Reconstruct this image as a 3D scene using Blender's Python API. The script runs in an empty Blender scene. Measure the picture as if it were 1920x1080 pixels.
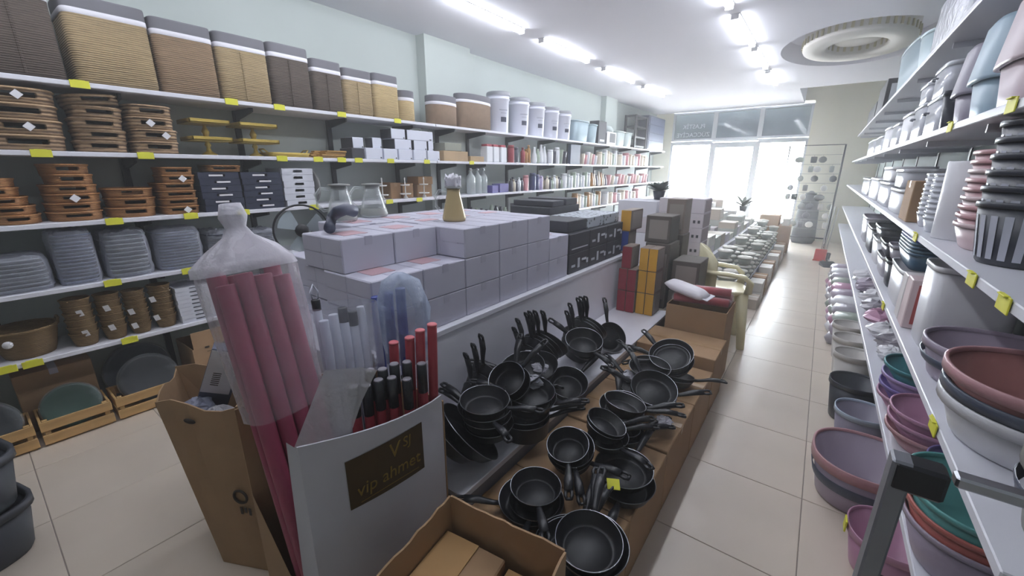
import bpy, math, random
from mathutils import Matrix, Vector
random.seed(7)
SC = bpy.context.scene
COL = SC.collection
PI = math.pi
# ------------------------------------------------------------------ camera
FPX, EYE = 766.26, 1.65
YAW, PITCH, ROLL = (math.radians(a) for a in (-36.508, -16.072, 0.06))
_fw = Vector((math.sin(YAW)*math.cos(PITCH), math.cos(YAW)*math.cos(PITCH), math.sin(PITCH)))
_r0 = Vector((math.cos(YAW), -math.sin(YAW), 0)); _u0 = _r0.cross(_fw)
RT = _r0*math.cos(ROLL) + _u0*math.sin(ROLL); UP = -_r0*math.sin(ROLL) + _u0*math.cos(ROLL); FW = _fw
cam = bpy.data.cameras.new('camera'); cam.sensor_width = 36; cam.lens = FPX/1920*36; cam.clip_start = .02
camo = bpy.data.objects.new('camera', cam); COL.objects.link(camo)
camo.matrix_world = Matrix(((RT.x, UP.x, -FW.x, 0), (RT.y, UP.y, -FW.y, 0), (RT.z, UP.z, -FW.z, EYE), (0, 0, 0, 1)))
SC.camera = camo
# ------------------------------------------------------------------ sky and exposure
wd = bpy.data.worlds.new('sky'); SC.world = wd; wd.use_nodes = True
bg = wd.node_tree.nodes['Background']; bg.inputs[0].default_value = (.86, .93, 1, 1); bg.inputs[1].default_value = 27.0
LAMP_POWER = 21.5
vs = SC.view_settings
vs.view_transform = 'Standard'; vs.look = 'None'; vs.gamma = 1; vs.use_curve_mapping = False; vs.exposure = 1.0
SC.cycles.use_denoising = True
SC.cycles.max_bounces = 10; SC.cycles.diffuse_bounces = 6; SC.cycles.use_adaptive_sampling = True; SC.cycles.adaptive_threshold = .03; SC.cycles.transparent_max_bounces = 16; SC.cycles.sample_clamp_indirect = 8
# ------------------------------------------------------------------ photo pixel -> place
def W(x, y, X=None, Y=None, Z=None):
    d = RT*((x-960)/FPX) - UP*((y-540)/FPX) + FW
    t = X/d.x if X is not None else Y/d.y if Y is not None else (Z-EYE)/d.z
    return Vector((d.x*t, d.y*t, EYE+d.z*t))
def yat(x, X, Z):
    n = RT - FW*((x-960)/FPX); return -(n.x*X + n.z*(Z-EYE))/n.y
def xat(x, Y, Z):
    n = RT - FW*((x-960)/FPX); return -(n.y*Y + n.z*(Z-EYE))/n.x
def zat(y, X, Y):
    n = UP - FW*((540-y)/FPX); return EYE - (n.x*X + n.y*Y)/n.z
# ------------------------------------------------------------------ materials
def lin(h):
    h = h.lstrip('#'); c = [int(h[i:i+2], 16)/255 for i in (0, 2, 4)]
    return tuple(v/12.92 if v <= .04045 else ((v+.055)/1.055)**2.4 for v in c) + (1,)
MATS = {}
def mat(name, hx, rough=.5, metal=0., var=.0, scale=6., bump=0., kind=None, stretch=(1, 1, 1), hx2=None, bscale=None, emit=0, alpha=1, coat=0):
    if name in MATS: return MATS[name]
    m = bpy.data.materials.new(name); m.use_nodes = True; MATS[name] = m
    nt = m.node_tree; b = nt.nodes['Principled BSDF']; L = nt.links
    b.inputs['Base Color'].default_value = lin(hx); b.inputs['Roughness'].default_value = rough; b.inputs['Metallic'].default_value = metal
    if coat: b.inputs['Coat Weight'].default_value = coat
    if emit: b.inputs['Emission Color'].default_value = lin(hx); b.inputs['Emission Strength'].default_value = emit
    if var or bump or kind:
        tc = nt.nodes.new('ShaderNodeTexCoord'); mp = nt.nodes.new('ShaderNodeMapping'); L.new(tc.outputs['Object'], mp.inputs[0])
        mp.inputs['Scale'].default_value = stretch
        no = nt.nodes.new('ShaderNodeTexNoise'); L.new(mp.outputs[0], no.inputs[0]); no.inputs['Scale'].default_value = scale; no.inputs['Detail'].default_value = 4
        fac = no.outputs['Fac']
        if kind == 'weave':
            mp.inputs['Scale'].default_value = (stretch[0]*1.5, stretch[1]*1.5, stretch[2]*8); wv = nt.nodes.new('ShaderNodeTexWave'); wv.bands_direction = 'Z'; L.new(tc.outputs['Object'], wv.inputs[0])
            wv.inputs['Scale'].default_value = bscale or 30; wv.inputs['Distortion'].default_value = 1.0; wv.inputs['Detail Scale'].default_value = 3
            mx = nt.nodes.new('ShaderNodeMath'); mx.operation = 'MULTIPLY_ADD'; L.new(wv.outputs['Fac'], mx.inputs[0]); mx.inputs[1].default_value = .45
            ml = nt.nodes.new('ShaderNodeMath'); ml.operation = 'MULTIPLY'; ml.inputs[1].default_value = .7; L.new(no.outputs['Fac'], ml.inputs[0]); L.new(ml.outputs[0], mx.inputs[2])
            fac = mx.outputs[0]
        if kind == 'spots':
            vo = nt.nodes.new('ShaderNodeTexVoronoi'); L.new(mp.outputs[0], vo.inputs[0]); vo.inputs['Scale'].default_value = bscale or 25; fac = vo.outputs['Distance']
        if kind == 'stripes':
            wv = nt.nodes.new('ShaderNodeTexWave'); wv.bands_direction = 'X'; L.new(mp.outputs[0], wv.inputs[0]); wv.inputs['Scale'].default_value = bscale or 20; fac = wv.outputs['Fac']
        rp = nt.nodes.new('ShaderNodeValToRGB'); L.new(fac, rp.inputs[0])
        c = lin(hx); v = var
        c2 = lin(hx2) if hx2 else tuple(min(1, x*(1+v)) for x in c[:3]) + (1,)
        rp.color_ramp.elements[0].color = tuple(x*(1-v) for x in c[:3]) + (1,); rp.color_ramp.elements[1].color = c2
        if kind == 'stripes': rp.color_ramp.interpolation = 'CONSTANT'; rp.color_ramp.elements[1].position = .55
        elif kind == 'spots': rp.color_ramp.elements[0].position = .28; rp.color_ramp.elements[1].position = .42
        else: rp.color_ramp.elements[0].position = .3; rp.color_ramp.elements[1].position = .7
        L.new(rp.outputs[0], b.inputs['Base Color'])
        if bump:
            bp = nt.nodes.new('ShaderNodeBump'); bp.inputs['Strength'].default_value = bump; bp.inputs['Distance'].default_value = .01
            L.new(fac, bp.inputs['Height']); L.new(bp.outputs[0], b.inputs['Normal'])
    return m
def film(name, hx, clear=.6, rough=.25, bump=.0, scale=14):
    """thin see-through plastic or glass: part of the light passes straight through"""
    if name in MATS: return MATS[name]
    m = mat(name, hx, rough); nt = m.node_tree; L = nt.links; b = nt.nodes['Principled BSDF']; o = nt.nodes['Material Output']
    tr = nt.nodes.new('ShaderNodeBsdfTransparent'); mx = nt.nodes.new('ShaderNodeMixShader')
    lw = nt.nodes.new('ShaderNodeLayerWeight'); lw.inputs[0].default_value = .35
    mr = nt.nodes.new('ShaderNodeMapRange'); mr.inputs['To Min'].default_value = 1-clear; mr.inputs['To Max'].default_value = min(1, 1-clear+.5)
    L.new(lw.outputs['Facing'], mr.inputs[0]); L.new(mr.outputs[0], mx.inputs[0])
    L.new(tr.outputs[0], mx.inputs[1]); L.new(b.outputs[0], mx.inputs[2]); L.new(mx.outputs[0], o.inputs[0])
    if bump:
        tc = nt.nodes.new('ShaderNodeTexCoord'); no = nt.nodes.new('ShaderNodeTexNoise'); no.inputs['Scale'].default_value = scale; no.inputs['Detail'].default_value = 5
        L.new(tc.outputs['Object'], no.inputs[0]); bp = nt.nodes.new('ShaderNodeBump'); bp.inputs['Strength'].default_value = bump; bp.inputs['Distance'].default_value = .03
        L.new(no.outputs['Fac'], bp.inputs['Height']); L.new(bp.outputs[0], b.inputs['Normal'])
    return m
# ------------------------------------------------------------------ mesh builder
class MB:
    def __init__(s): s.v = []; s.f = []; s.sm = []
    def add(s, vs_, fs, smooth=False, M=None):
        o = len(s.v)
        s.v += [tuple(M @ Vector(v)) if M else tuple(v) for v in vs_]
        s.f += [tuple(i+o for i in f) for f in fs]; s.sm += [smooth]*len(fs); return s
    def box(s, x0, x1, y0, y1, z0, z1, M=None):
        v = [(x, y, z) for z in (z0, z1) for y in (y0, y1) for x in (x0, x1)]
        return s.add(v, [(0, 2, 3, 1), (4, 5, 7, 6), (0, 1, 5, 4), (2, 6, 7, 3), (0, 4, 6, 2), (1, 3, 7, 5)], False, M)
    def cbox(s, w, d, h, c=.004, z0=0, cx=0, cy=0, M=None):
        """box with chamfered edges, base at z0"""
        x, y = w/2, d/2; v = []; P = []
        for iz, (za, zb) in enumerate(((z0, z0+c), (z0+h, z0+h-c))):
            v += [(cx+sx*(x-c), cy+sy*(y-c), za) for sx, sy in ((-1, -1), (1, -1), (1, 1), (-1, 1))]
            ring = [(-x, -y+c), (-x+c, -y), (x-c, -y), (x, -y+c), (x, y-c), (x-c, y), (-x+c, y), (-x, y-c)]
            v += [(cx+a, cy+b, zb) for a, b in ring]
        f = [(3, 2, 1, 0), (12, 13, 14, 15)]
        for i in range(8): j = (i+1) % 8; f.append((4+i, 4+j, 16+j, 16+i))
        for k in range(4):
            a = 5+2*k; b = 4+(2*k+2) % 8
            kk = (k+1) % 4
            f.append((k, kk, 4+(2*k+2) % 8, 4+2*k+1)); f.append((12+kk, 12+k, 16+2*k+1, 16+(2*k+2) % 8))
            f.append((k, 4+2*k+1, 4+2*k)); f.append((12+k, 16+2*k, 16+2*k+1))
        return s.add(v, f, False, M)
    def lathe(s, prof, n=24, sx=1., sy=1., p=2., M=None, smooth=True, skip=None, a0=0.):
        v = []; f = []; rings = []
        for r, z in prof:
            if r < 1e-6: rings.append([len(v)]); v.append((0, 0, z)); continue
            ids = []
            for i in range(n):
                t = a0 + 2*PI*i/n; c, q = math.cos(t), math.sin(t)
                x = math.copysign(abs(c)**(2/p), c); y = math.copysign(abs(q)**(2/p), q)
                ids.append(len(v)); v.append((x*r*sx, y*r*sy, z))
            rings.append(ids)
        for k in range(len(rings)-1):
            A, B = rings[k], rings[k+1]
            for i in range(n):
                j = (i+1) % n
                if skip and skip(k, i): continue
                if len(A) == 1 and len(B) == 1: break
                if len(A) == 1: f.append((A[0], B[j], B[i]))
                elif len(B) == 1: f.append((A[i], A[j], B[0]))
                else: f.append((A[i], A[j], B[j], B[i]))
        return s.add(v, f, smooth, M)
    def tube(s, pts, r, n=8, flat=1., up=(0, 0, 1), M=None, cap=True, closed=False):
        pts = [Vector(p) for p in pts]; rs = r if isinstance(r, (list, tuple)) else [r]*len(pts); v = []; f = []; N = len(pts)
        for k, p in enumerate(pts):
            d = (pts[(k+1) % N]-pts[k-1]) if closed else (pts[min(k+1, N-1)]-pts[max(k-1, 0)])
            d.normalize(); u = Vector(up); u = u-d*u.dot(d)
            if u.length < 1e-4: u = Vector((1, .3, 0)); u = u-d*u.dot(d)
            u.normalize(); w = d.cross(u)
            for i in range(n):
                t = 2*PI*i/n; v.append(p + w*math.cos(t)*rs[k] + u*math.sin(t)*rs[k]*flat)
        for k in range(N if closed else N-1):
            for i in range(n):
                j = (i+1) % n; a, b = k*n, ((k+1) % N)*n
                f.append((a+i, a+j, b+j, b+i))
        if cap and not closed: f.append(tuple(range(n-1, -1, -1))); f.append(tuple((N-1)*n+i for i in range(n)))
        return s.add(v, f, n > 5, M)
    def torus(s, R, r, z=0, n=28, m=6, sx=1, sy=1, p=2, M=None):
        pts = []
        for i in range(n):
            t = 2*PI*i/n; c, q = math.cos(t), math.sin(t)
            pts.append((math.copysign(abs(c)**(2/p), c)*R*sx, math.copysign(abs(q)**(2/p), q)*R*sy, z))
        return s.tube(pts, r, m, closed=True, M=M)
    def quad(s, a, b, c, d, M=None): return s.add([a, b, c, d], [(0, 1, 2, 3)], False, M)
    def mesh(s, name='mesh'):
        me = bpy.data.meshes.new(name); me.from_pydata([tuple(x) for x in s.v], [], s.f); me.polygons.foreach_set('use_smooth', s.sm); me.update(); return me
CACHE = {}
def cached(key, fn, m):
    k = (key, m.name)
    if k not in CACHE:
        b = MB(); fn(b); me = b.mesh(str(key)[:40]); me.materials.append(m); CACHE[k] = me
    return CACHE[k]
def tag(o, label=None, cat=None, group=None, kind=None):
    if label: o['label'] = label
    if cat: o['category'] = cat
    if group: o['group'] = group
    if kind: o['kind'] = kind
    return o
def put(name, me, parent=None, loc=(0, 0, 0), rot=(0, 0, 0), sc=(1, 1, 1)):
    o = bpy.data.objects.new(name, me); COL.objects.link(o); o.location = loc; o.rotation_euler = rot; o.scale = sc
    if parent: o.parent = parent
    return o
def part(name, m, parent, fn, key=None, loc=(0, 0, 0), rot=(0, 0, 0), sc=(1, 1, 1)):
    if key is None:
        b = MB(); fn(b); me = b.mesh(name); me.materials.append(m)
    else: me = cached(key, fn, m)
    return put(name, me, parent, loc, rot, sc)
def thing(name, label, cat, group=None, loc=(0, 0, 0), rz=0, rot=None):
    o = bpy.data.objects.new(name, None); COL.objects.link(o); o.empty_display_size = .05
    o.location = loc; o.rotation_euler = rot or (0, 0, rz); return tag(o, label, cat, group)
def solid(name, m, fn, label, cat, group=None, key=None, loc=(0, 0, 0), rot=(0, 0, 0), sc=(1, 1, 1)):
    return tag(part(name, m, None, fn, key, loc, rot, sc), label, cat, group)
def struct(name, m, fn, parent=None):
    o = part(name, m, parent, fn)
    if not parent: o['kind'] = 'structure'
    return o
def text(s, size, m, parent, mw, name='lettering', ext=.0006, font_shear=0, align='CENTER'):
    c = bpy.data.curves.new('t', 'FONT'); c.body = s; c.size = size; c.extrude = ext; c.align_x = align; c.align_y = 'CENTER'; c.resolution_u = 3; c.shear = font_shear
    t = bpy.data.objects.new('t', c); COL.objects.link(t)
    me = bpy.data.meshes.new_from_object(t); bpy.data.objects.remove(t); me.materials.clear(); me.materials.append(m)
    o = put(name, me, parent); o.matrix_local = mw; return o
NTH = ['first', 'second', 'third', 'fourth', 'fifth', 'sixth', 'seventh', 'eighth', 'ninth', 'tenth', 'eleventh', 'twelfth', 'thirteenth', 'fourteenth', 'fifteenth', 'sixteenth', 'seventeenth', 'eighteenth', 'nineteenth', 'twentieth']
ORD = ['bottom', 'second', 'third', 'fourth', 'fifth', 'sixth', 'seventh', 'eighth', 'ninth', 'tenth', 'eleventh', 'twelfth']
def nth(i, n): return 'bottom' if i == 0 else 'top' if i == n-1 else ORD[i]
def frame(x, y, z):   # local axes -> matrix
    return Matrix((x, y, z)).transposed().to_4x4()
# ------------------------------------------------------------------ palette
wall_m = mat('wall_paint', '#b9c1bd', .85, var=.03, scale=1.5)
ceil_m = mat('ceiling_paint', '#e6e6ee', .9)
cream_m = mat('cream_paint', '#eae8d8', .85)
grout_m = mat('grout', '#9a9088', .9)
tile_m = mat('porcelain_tile', '#cfc3b4', .30, var=.05, scale=2.5)
white_lam = mat('white_laminate', '#dcdce4', .35)
black_met = mat('black_metal', '#26272b', .5)
kraft = mat('kraft_cardboard', '#9d7f5f', .85, var=.08, scale=5, bump=.05)
kraft_d = kraft
kraft_in = mat('cardboard_inside', '#b08c5e', .9, var=.06)
carton = mat('grey_white_carton', '#b9b8c6', .7, var=.03, scale=3)
tape_m = mat('carton_tape', '#adacbb', .4)
red_print = mat('pale_red_print', '#bd9ba3', .7)
dark_ink = mat('dark_ink', '#3a3028', .8)
yellow_tag = mat('yellow_card', '#d6d43a', .6)
white_card = mat('white_card', '#e3e1e4', .7)
pan_m = mat('nonstick_coating', '#17181c', .5, var=.1, scale=30)
pan_out = mat('pan_enamel', '#131418', .38)
bakelite = mat('black_bakelite', '#1c1d22', .38)
steel = mat('bright_steel', '#c8c9cd', .22, 1)
alu = mat('brushed_aluminium', '#b4b6bd', .35, 1)
film_m = film('clear_plastic_wrap', '#d5d9e6', .8, .22, .6, 16)
film_soft = film('milky_plastic_bag', '#dcdbe4', .45, .3, .6, 12)
glass_m = film('thin_glass', '#dfe6e6', .86, .05)
# ================================================================== the room
XL, XR, YF, YB, ZC = -4.09, .88, 12.35, -2.6, 3.15
fl = struct('floor', grout_m, lambda b: b.box(XL, XR, YB, YF, -.06, -.004))
TS = .59
for i in range(-8, 3):
    for j in range(-8, 20):
        x0, y0 = .18+TS*i, 1.72+TS*j
        a, c = max(x0+.002, XL), min(x0+TS-.002, XR); e, g = max(y0+.002, YB), min(y0+TS-.002, YF)
        if c-a < .03 or g-e < .03: continue
        if c-a > TS-.01 and g-e > TS-.01:
            part('floor_tile', tile_m, fl, lambda b: b.cbox(TS-.004, TS-.004, .012, .0015), 'tile', ((a+c)/2, (e+g)/2, -.012))
        else: part('floor_tile', tile_m, fl, lambda b: b.cbox(c-a, g-e, .012, .0015), None, ((a+c)/2, (e+g)/2, -.012))
MCX, MCY, MAX_, MAY = .04, 7.17, .80, 1.15
def ceil(b):
    b.box(XL, -.9, YB, 10.1, ZC, ZC+.06); b.box(-.9, XR, YB, 5.9, ZC, ZC+.06); b.box(-.9, XR, 8.45, 10.1, ZC, ZC+.06); b.box(XL, -.67, 10.1, YF, ZC, ZC+.06)
    N = 64; v = []          # panel around the oval opening, the opening's wall and its top
    for k in range(N):
        a = 2*PI*k/N; c, q = math.cos(a), math.sin(a); ex, ey = MCX+MAX_*c, MCY+MAY*q
        dx, dy = (ex-MCX), (ey-MCY); sc = min(((XR if dx > 0 else -.9)-MCX)/dx if abs(dx) > 1e-6 else 9, ((8.45 if dy > 0 else 5.9)-MCY)/dy if abs(dy) > 1e-6 else 9)
        v += [(ex, ey, ZC), (MCX+dx*sc, MCY+dy*sc, ZC), (ex, ey, ZC+.24)]
    f = []
    for k in range(N): j_ = (k+1) % N; f += [(3*k, 3*k+1, 3*j_+1, 3*j_), (3*k, 3*j_, 3*j_+2, 3*k+2)]
    f.append(tuple(3*k+2 for k in range(N)))
    b.add(v, f)
    for X_, Y_ in ((-.9, 5.9), (XR, 5.9), (XR, 8.45), (-.9, 8.45)):    # corners left by the fan of faces
        pass
    b.box(-.9, XR, 5.9, 8.45, ZC+.245, ZC+.3)
    b.box(-.67, XR, 10.1, YF+.1, 3.5, 3.56); b.box(-.72, -.67, 10.1, YF, ZC+.06, 3.56); b.box(-.67, XR, 10.05, 10.1, ZC+.06, 3.56)
struct('ceiling', ceil_m, ceil)
wl = struct('wall_left', wall_m, lambda b: b.box(XL-.15, XL, YB, YF, -.06, ZC+.06))
part('column', wall_m, wl, lambda b: b.box(XL, -3.95, 3.64, 4.42, 0, ZC))
part('column', wall_m, wl, lambda b: b.box(XL, -3.97, 8.7, 9.3, 0, ZC))
struct('wall_right', wall_m, lambda b: b.box(XR, XR+.15, YB, YF, -.06, 3.56))
struct('wall_back', wall_m, lambda b: b.box(XL-.15, XR+.15, YB-.15, YB, -.06, ZC+.06))
# facade: cream pier on the right, glazing on the left
wf = struct('wall_front', cream_m, lambda b: (b.box(-.47, XR+.15, YF-.02, YF+.2, -.06, 3.56), b.box(-.72, -.47, YF-.02, YF+.2, ZC+.06, 3.56), b.box(-.10, .02, YF-.06, YF-.02, 0, 3.5), b.box(XL-.15, -3.62, YF, YF+.2, -.06, ZC+.06)))
frame_m = mat('white_window_frame', '#d2d6da', .4)
GY = YF+.06
ztop = ZC
zt0, zt1 = 2.30, 2.42      # transom
tint = film('tinted_glass', '#5c6a74', .25, .06)
clear = film('window_glass', '#e4f0f4', .93, .03)
signback = mat('sign_board_back', '#70787c', .6)
xm = [-3.62, -2.55, -1.50, -.47]
n = 0
def frame_rect(b, x0, x1, z0, z1, w=.05, d=.05):
    b.box(x0, x0+w, GY-d, GY+d, z0, z1); b.box(x1-w, x1, GY-d, GY+d, z0, z1); b.box(x0+w, x1-w, GY-d, GY+d, z0, z0+w); b.box(x0+w, x1-w, GY-d, GY+d, z1-w, z1)
for k in range(3):
    x0, x1 = xm[k], xm[k+1]; n += 1
    w = struct('window_%d' % n, frame_m, lambda b: (frame_rect(b, x0, x1, zt1, ztop), [b.box(x0, x1, GY-.07, GY+.02, z, z+.035) for z in ((zt1-.1, zt1-.04) if k == 1 else (zt1-.06,))]))
    part('pane', tint, w, lambda b: b.box(x0+.05, x1-.05, GY-.005, GY+.005, zt1+.05, ztop-.05))
    if k == 0:
        ink = mat('pale_lettering', '#c9cfd0', .5)
        for s, z, h in (('PLASTİK', 2.78, .15), ('ZÜCCACİYE', 2.57, .15)):
            text(s, h, ink, w, Matrix.Translation((-3.08, GY-.012, z)) @ frame((-1, 0, 0), (0, 0, 1), (0, 1, 0)))
    n += 1
    z0 = .08 if k == 1 else .35
    if k == 1:
        w = struct('door_1', frame_m, lambda b: frame_rect(b, x0, x1, .0, zt1-.1, .09, .045))
        part('door_handle', steel, w, lambda b: b.tube([(x0+.14, GY-.09, .8), (x0+.14, GY-.09, 1.5)], .014))
    else:
        w = struct('window_%d' % n, frame_m, lambda b: (frame_rect(b, x0, x1, z0, zt1-.06), b.box(x0, x1, GY-.06, GY+.1, 0, z0)))
    part('pane', clear, w, lambda b: b.box(x0+.09, x1-.09, GY-.004, GY+.004, z0+.06, zt1-.16))
struct('ground_outside', mat('pavement', '#b9b6b0', .9, var=.05), lambda b: b.box(-14, 12, YF+.2, YF+16, -.2, -.06))
# shop sign carried outside over the glazing, its back seen through the tinted panes
sg = struct('trim_1', signback, lambda b: b.box(-3.7, -.4, YF+.42, YF+.55, zt1-.02, 3.4))
# ceiling medallion: a stepped plaster ring hanging in the round recess, small yellowish dentils on its walls
md_w = mat('medallion_plaster', '#d9d6cf', .8); dentil_m = mat('gilt_dentil', '#c2bb9c', .6)
md = thing('ceiling_medallion', 'large stepped oval plaster ceiling medallion with yellowish dentils', 'ceiling rose', None, (MCX, MCY, ZC))
part('plaster_ring', md_w, md, lambda b: b.lathe([(.70, .24), (.70, .0), (.69, -.02), (.40, -.02), (.39, .0), (.39, .12)], 64, MAX_, MAY))
part('centre_panel', md_w, md, lambda b: b.lathe([(.39, .12), (.30, .12), (.29, .06), (0, .06)], 48, MAX_, MAY))
for i in range(48):
    a = 2*PI*i/48; da = lambda r: (r*MAX_*math.cos(a), r*MAY*math.sin(a))
    x, y = da(.705); part('dentil', dentil_m, md, lambda b: b.box(-.014, .014, 0, .012, 0, .07), 'dentil_o', (x, y, .02), (0, 0, math.atan2(y/MAY**2, x/MAX_**2)-PI/2))
    if i % 2: x, y = da(.38); part('dentil', dentil_m, md, lambda b: b.box(-.014, .014, 0, .012, 0, .07), 'dentil_o', (x, y, .03), (0, 0, math.atan2(y/MAY**2, x/MAX_**2)-PI/2))
# ceiling tube lamps
glow = mat('lit_tube', '#f2f6ff', .5, emit=LAMP_POWER)
lampw = mat('lamp_housing', '#e8e8ea', .5)
rows = [(-2.97, (-.4, 1.35, 2.98, 4.58, 6.33, 8.04), 'row nearer the green wall', 'wall'), (-.99, (.1, 1.9, 3.55, 5.06, 6.47, 8.0), 'row over the aisle', 'aisle')]
for X, ys, rn, sd in rows:
    for k, y in enumerate(ys):
        off = k < 2     # the two lamps of each row that run on above and behind the camera, outside the picture
        t = thing('tube_lamp' if not off else ('tube_lamp_%s_rear_offscreen', 'tube_lamp_%s_offscreen')[k] % sd, '%s lit tube lamp from the window in the %s' % (['sixth', 'fifth', 'fourth', 'third', 'second', 'first'][k], rn), 'ceiling lamp', 'ceiling tube lamps', (X, y+.61, ZC))
        part('housing', lampw, t, lambda b: b.cbox(.085, 1.22, .008, .002, -.008), 'lh')
        def dshape(b):
            v = []; N = 8
            for y_ in (-.595, .595):
                for q in range(N+1): a = PI*q/N; v.append((.036*math.cos(a), y_, -.008-.042*math.sin(a)))
            b.add(v, [(q, q+1, N+2+q, N+1+q) for q in range(N)], True); b.add(v, [tuple(range(N+1)), tuple(range(2*N+1, N, -1))])
        part('diffuser_offscreen' if off else 'diffuser', glow, t, dshape, 'lt')
        for s in (-1, 1): part('end_cap', lampw, t, lambda b: b.cbox(.074, .012, .05, .004, -.051), 'lc', (0, s*.602, 0))
# ================================================================== shelving along the green wall
SZ = [2.15, 1.755, 1.346, .955, .55]; XF = -3.63
SN = ['top', 'second', 'third', 'fourth', 'lowest']
def shelving(name, label, y0, y1, xb, posts):
    t = thing(name, label, 'shelving', None, (0, 0, 0))
    for z in SZ:
        part('shelf_board', white_lam, t, lambda b: b.cbox(XF-xb, y1-y0, .028, .003, -.028), None, ((XF+xb)/2, (y0+y1)/2, z))
    for y in posts:
        part('upright', black_met, t, lambda b: b.box(-.0, .03, -.02, .02, 0, 2.12), 'upright', (xb+.0005, y, .02))
        for z in SZ:
            part('bracket', black_met, t, lambda b: b.add([(0, -.008, 0), (.33, -.008, 0), (.33, -.008, -.03), (0, -.008, -.08), (0, .008, 0), (.33, .008, 0), (.33, .008, -.03), (0, .008, -.08)], [(0, 3, 2, 1), (4, 5, 6, 7), (0, 1, 5, 4), (1, 2, 6, 5), (2, 3, 7, 6), (3, 0, 4, 7)]), 'bracket', (xb, y, z-.029))
    return t
Y1 = 3.45
shelving('wall_shelving', 'white board shelving with black brackets holding trays and hampers before the column', -1.4, Y1, -4.055, [-.9, 0, .8, 1.58, 2.4, 3.2])
shelving('wall_shelving', 'white board shelving with black brackets holding bottles and buckets towards the window', Y1+.012, 11.9, -3.945, [3.75, 4.3, 5.17, 6.05, 7.04, 8.2, 9.4, 10.6, 11.6])
def YLs(px, z, dx=.01): return yat(px, XF-dx, z)
TAGN = 0
def price_tag(px, lvl, what, y=None, X=XF, z=None):
    z = SZ[lvl] if z is None else z
    y = yat(px, X, z) if y is None else y
    solid('price_tag', yellow_tag, lambda b: (b.cbox(.004, .085, .042, .001, -.036), b.cbox(.012, .05, .004, .001, .004, -.004)), 'yellow price tag clipped to shelf edge ' + what, 'price tag', 'yellow shelf price tags', 'ptag', (X+.0045, y, z))
# --- top shelf: seagrass hampers
def hamper(y0, y1, z0, h, m, label, grp, depth=.36, p=9, nm='woven_hamper', seam=False, X=None, taper=.97, wavy=False):
    w = (y1-y0); cx = (XF-.012-depth/2) if X is None else X
    t = thing(nm, label, 'hamper', grp, (cx, (y0+y1)/2, z0+.001))
    n_ = 40
    part('woven_body', m, t, lambda b: b.lathe([(0, 0), (taper, 0), (1, .02), (1, h-.10), (.985, h-.10), (.96, .012), (0, .012)], n_, depth/2, w/2*.985, p))
    part('white_trim', mat('white_tape', '#d9d7de', .8), t, lambda b: b.lathe([(1.002, h-.1), (1.012, h-.097), (1.012, h-.07), (1.0, h-.068)], n_, depth/2, w/2*.985, p))
    part('liner_band', mat('grey_liner', '#6b6a70', .9, var=.06), t, lambda b: b.lathe([(1.004, h-.07), (1.006, h-.01), (.995, h), (.97, h), (.965, h-.2)], n_, depth/2, w/2*.985, p))
    if seam: part('seam', m, t, lambda b: b.cbox(.01, .012, h-.12, .002, .01), None, (depth/2+.0015, -w*.05, 0))
    return t
sg_tan = mat('seagrass_tan', '#8d7a5a', .9, var=.32, scale=7, bump=.7, kind='weave', bscale=26, stretch=(1, 1, 1.6))
sg_dark = mat('seagrass_dark', '#4a4038', .9, var=.35, scale=7, bump=.7, kind='weave', bscale=26, stretch=(1, 1, 1.6))
sg_brown = mat('seagrass_brown', '#7c664e', .9, var=.32, scale=7, bump=.7, kind='weave', bscale=26, stretch=(1, 1, 1.6))
sg_pale = mat('seagrass_pale', '#a38e66', .9, var=.25, scale=7, bump=.6, kind='weave', bscale=26, stretch=(1, 1, 1.6))
felt_b = mat('brown_felt', '#75614f', .95, var=.12, scale=20)
G = 'woven hampers on the top shelf'
HP = [(-25, 130, sg_dark, .50, 'largest dark charcoal woven hamper with a seam, end of the top shelf', 1), (147, 304, sg_tan, .47, 'large straw coloured woven hamper beside the charcoal one on the top shelf', 0),
      (306, 418, sg_brown, .45, 'pinkish tan woven hamper between two straw coloured hampers', 0), (420, 515, sg_tan, .45, 'straw coloured woven hamper with side seam, beside the tall dark brown hamper', 1),
      (517, 591, sg_dark, .46, 'tall dark brown woven hamper next to a shorter dark one', 1), (594, 649, sg_dark, .41, 'shorter dark brown woven hamper with seam on the top shelf', 1),
      (651, 704, sg_tan, .39, 'small straw woven hamper with a seam between dark and pale hampers', 1), (706, 752, sg_pale, .40, 'small pale yellow woven hamper near the wall column', 0)]
for a, c, m, h, lb, sm in HP: hamper(YLs(a, SZ[0]+.02), YLs(c, SZ[0]+.02), SZ[0], h, m, lb, G, seam=bool(sm))
hamper(YLs(756, SZ[0]+.02), YLs(789, SZ[0]+.02), SZ[0], .30, sg_pale, 'smallest round pale woven hamper in front of the wall column', G, depth=.24, p=2, X=-3.78)
def fabric_bin(a, c, h, lb): hamper(YLs(a, SZ[0]+.02), YLs(c, SZ[0]+.02), SZ[0], h, felt_b, lb, 'round brown fabric bins', depth=.27, p=2.3, nm='fabric_bin', X=-3.775)
fabric_bin(819, 866, .32, 'smaller round brown fabric bin with white trim beside the column'); fabric_bin(871, 930, .40, 'larger round brown fabric bin beside the white buckets')
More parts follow.
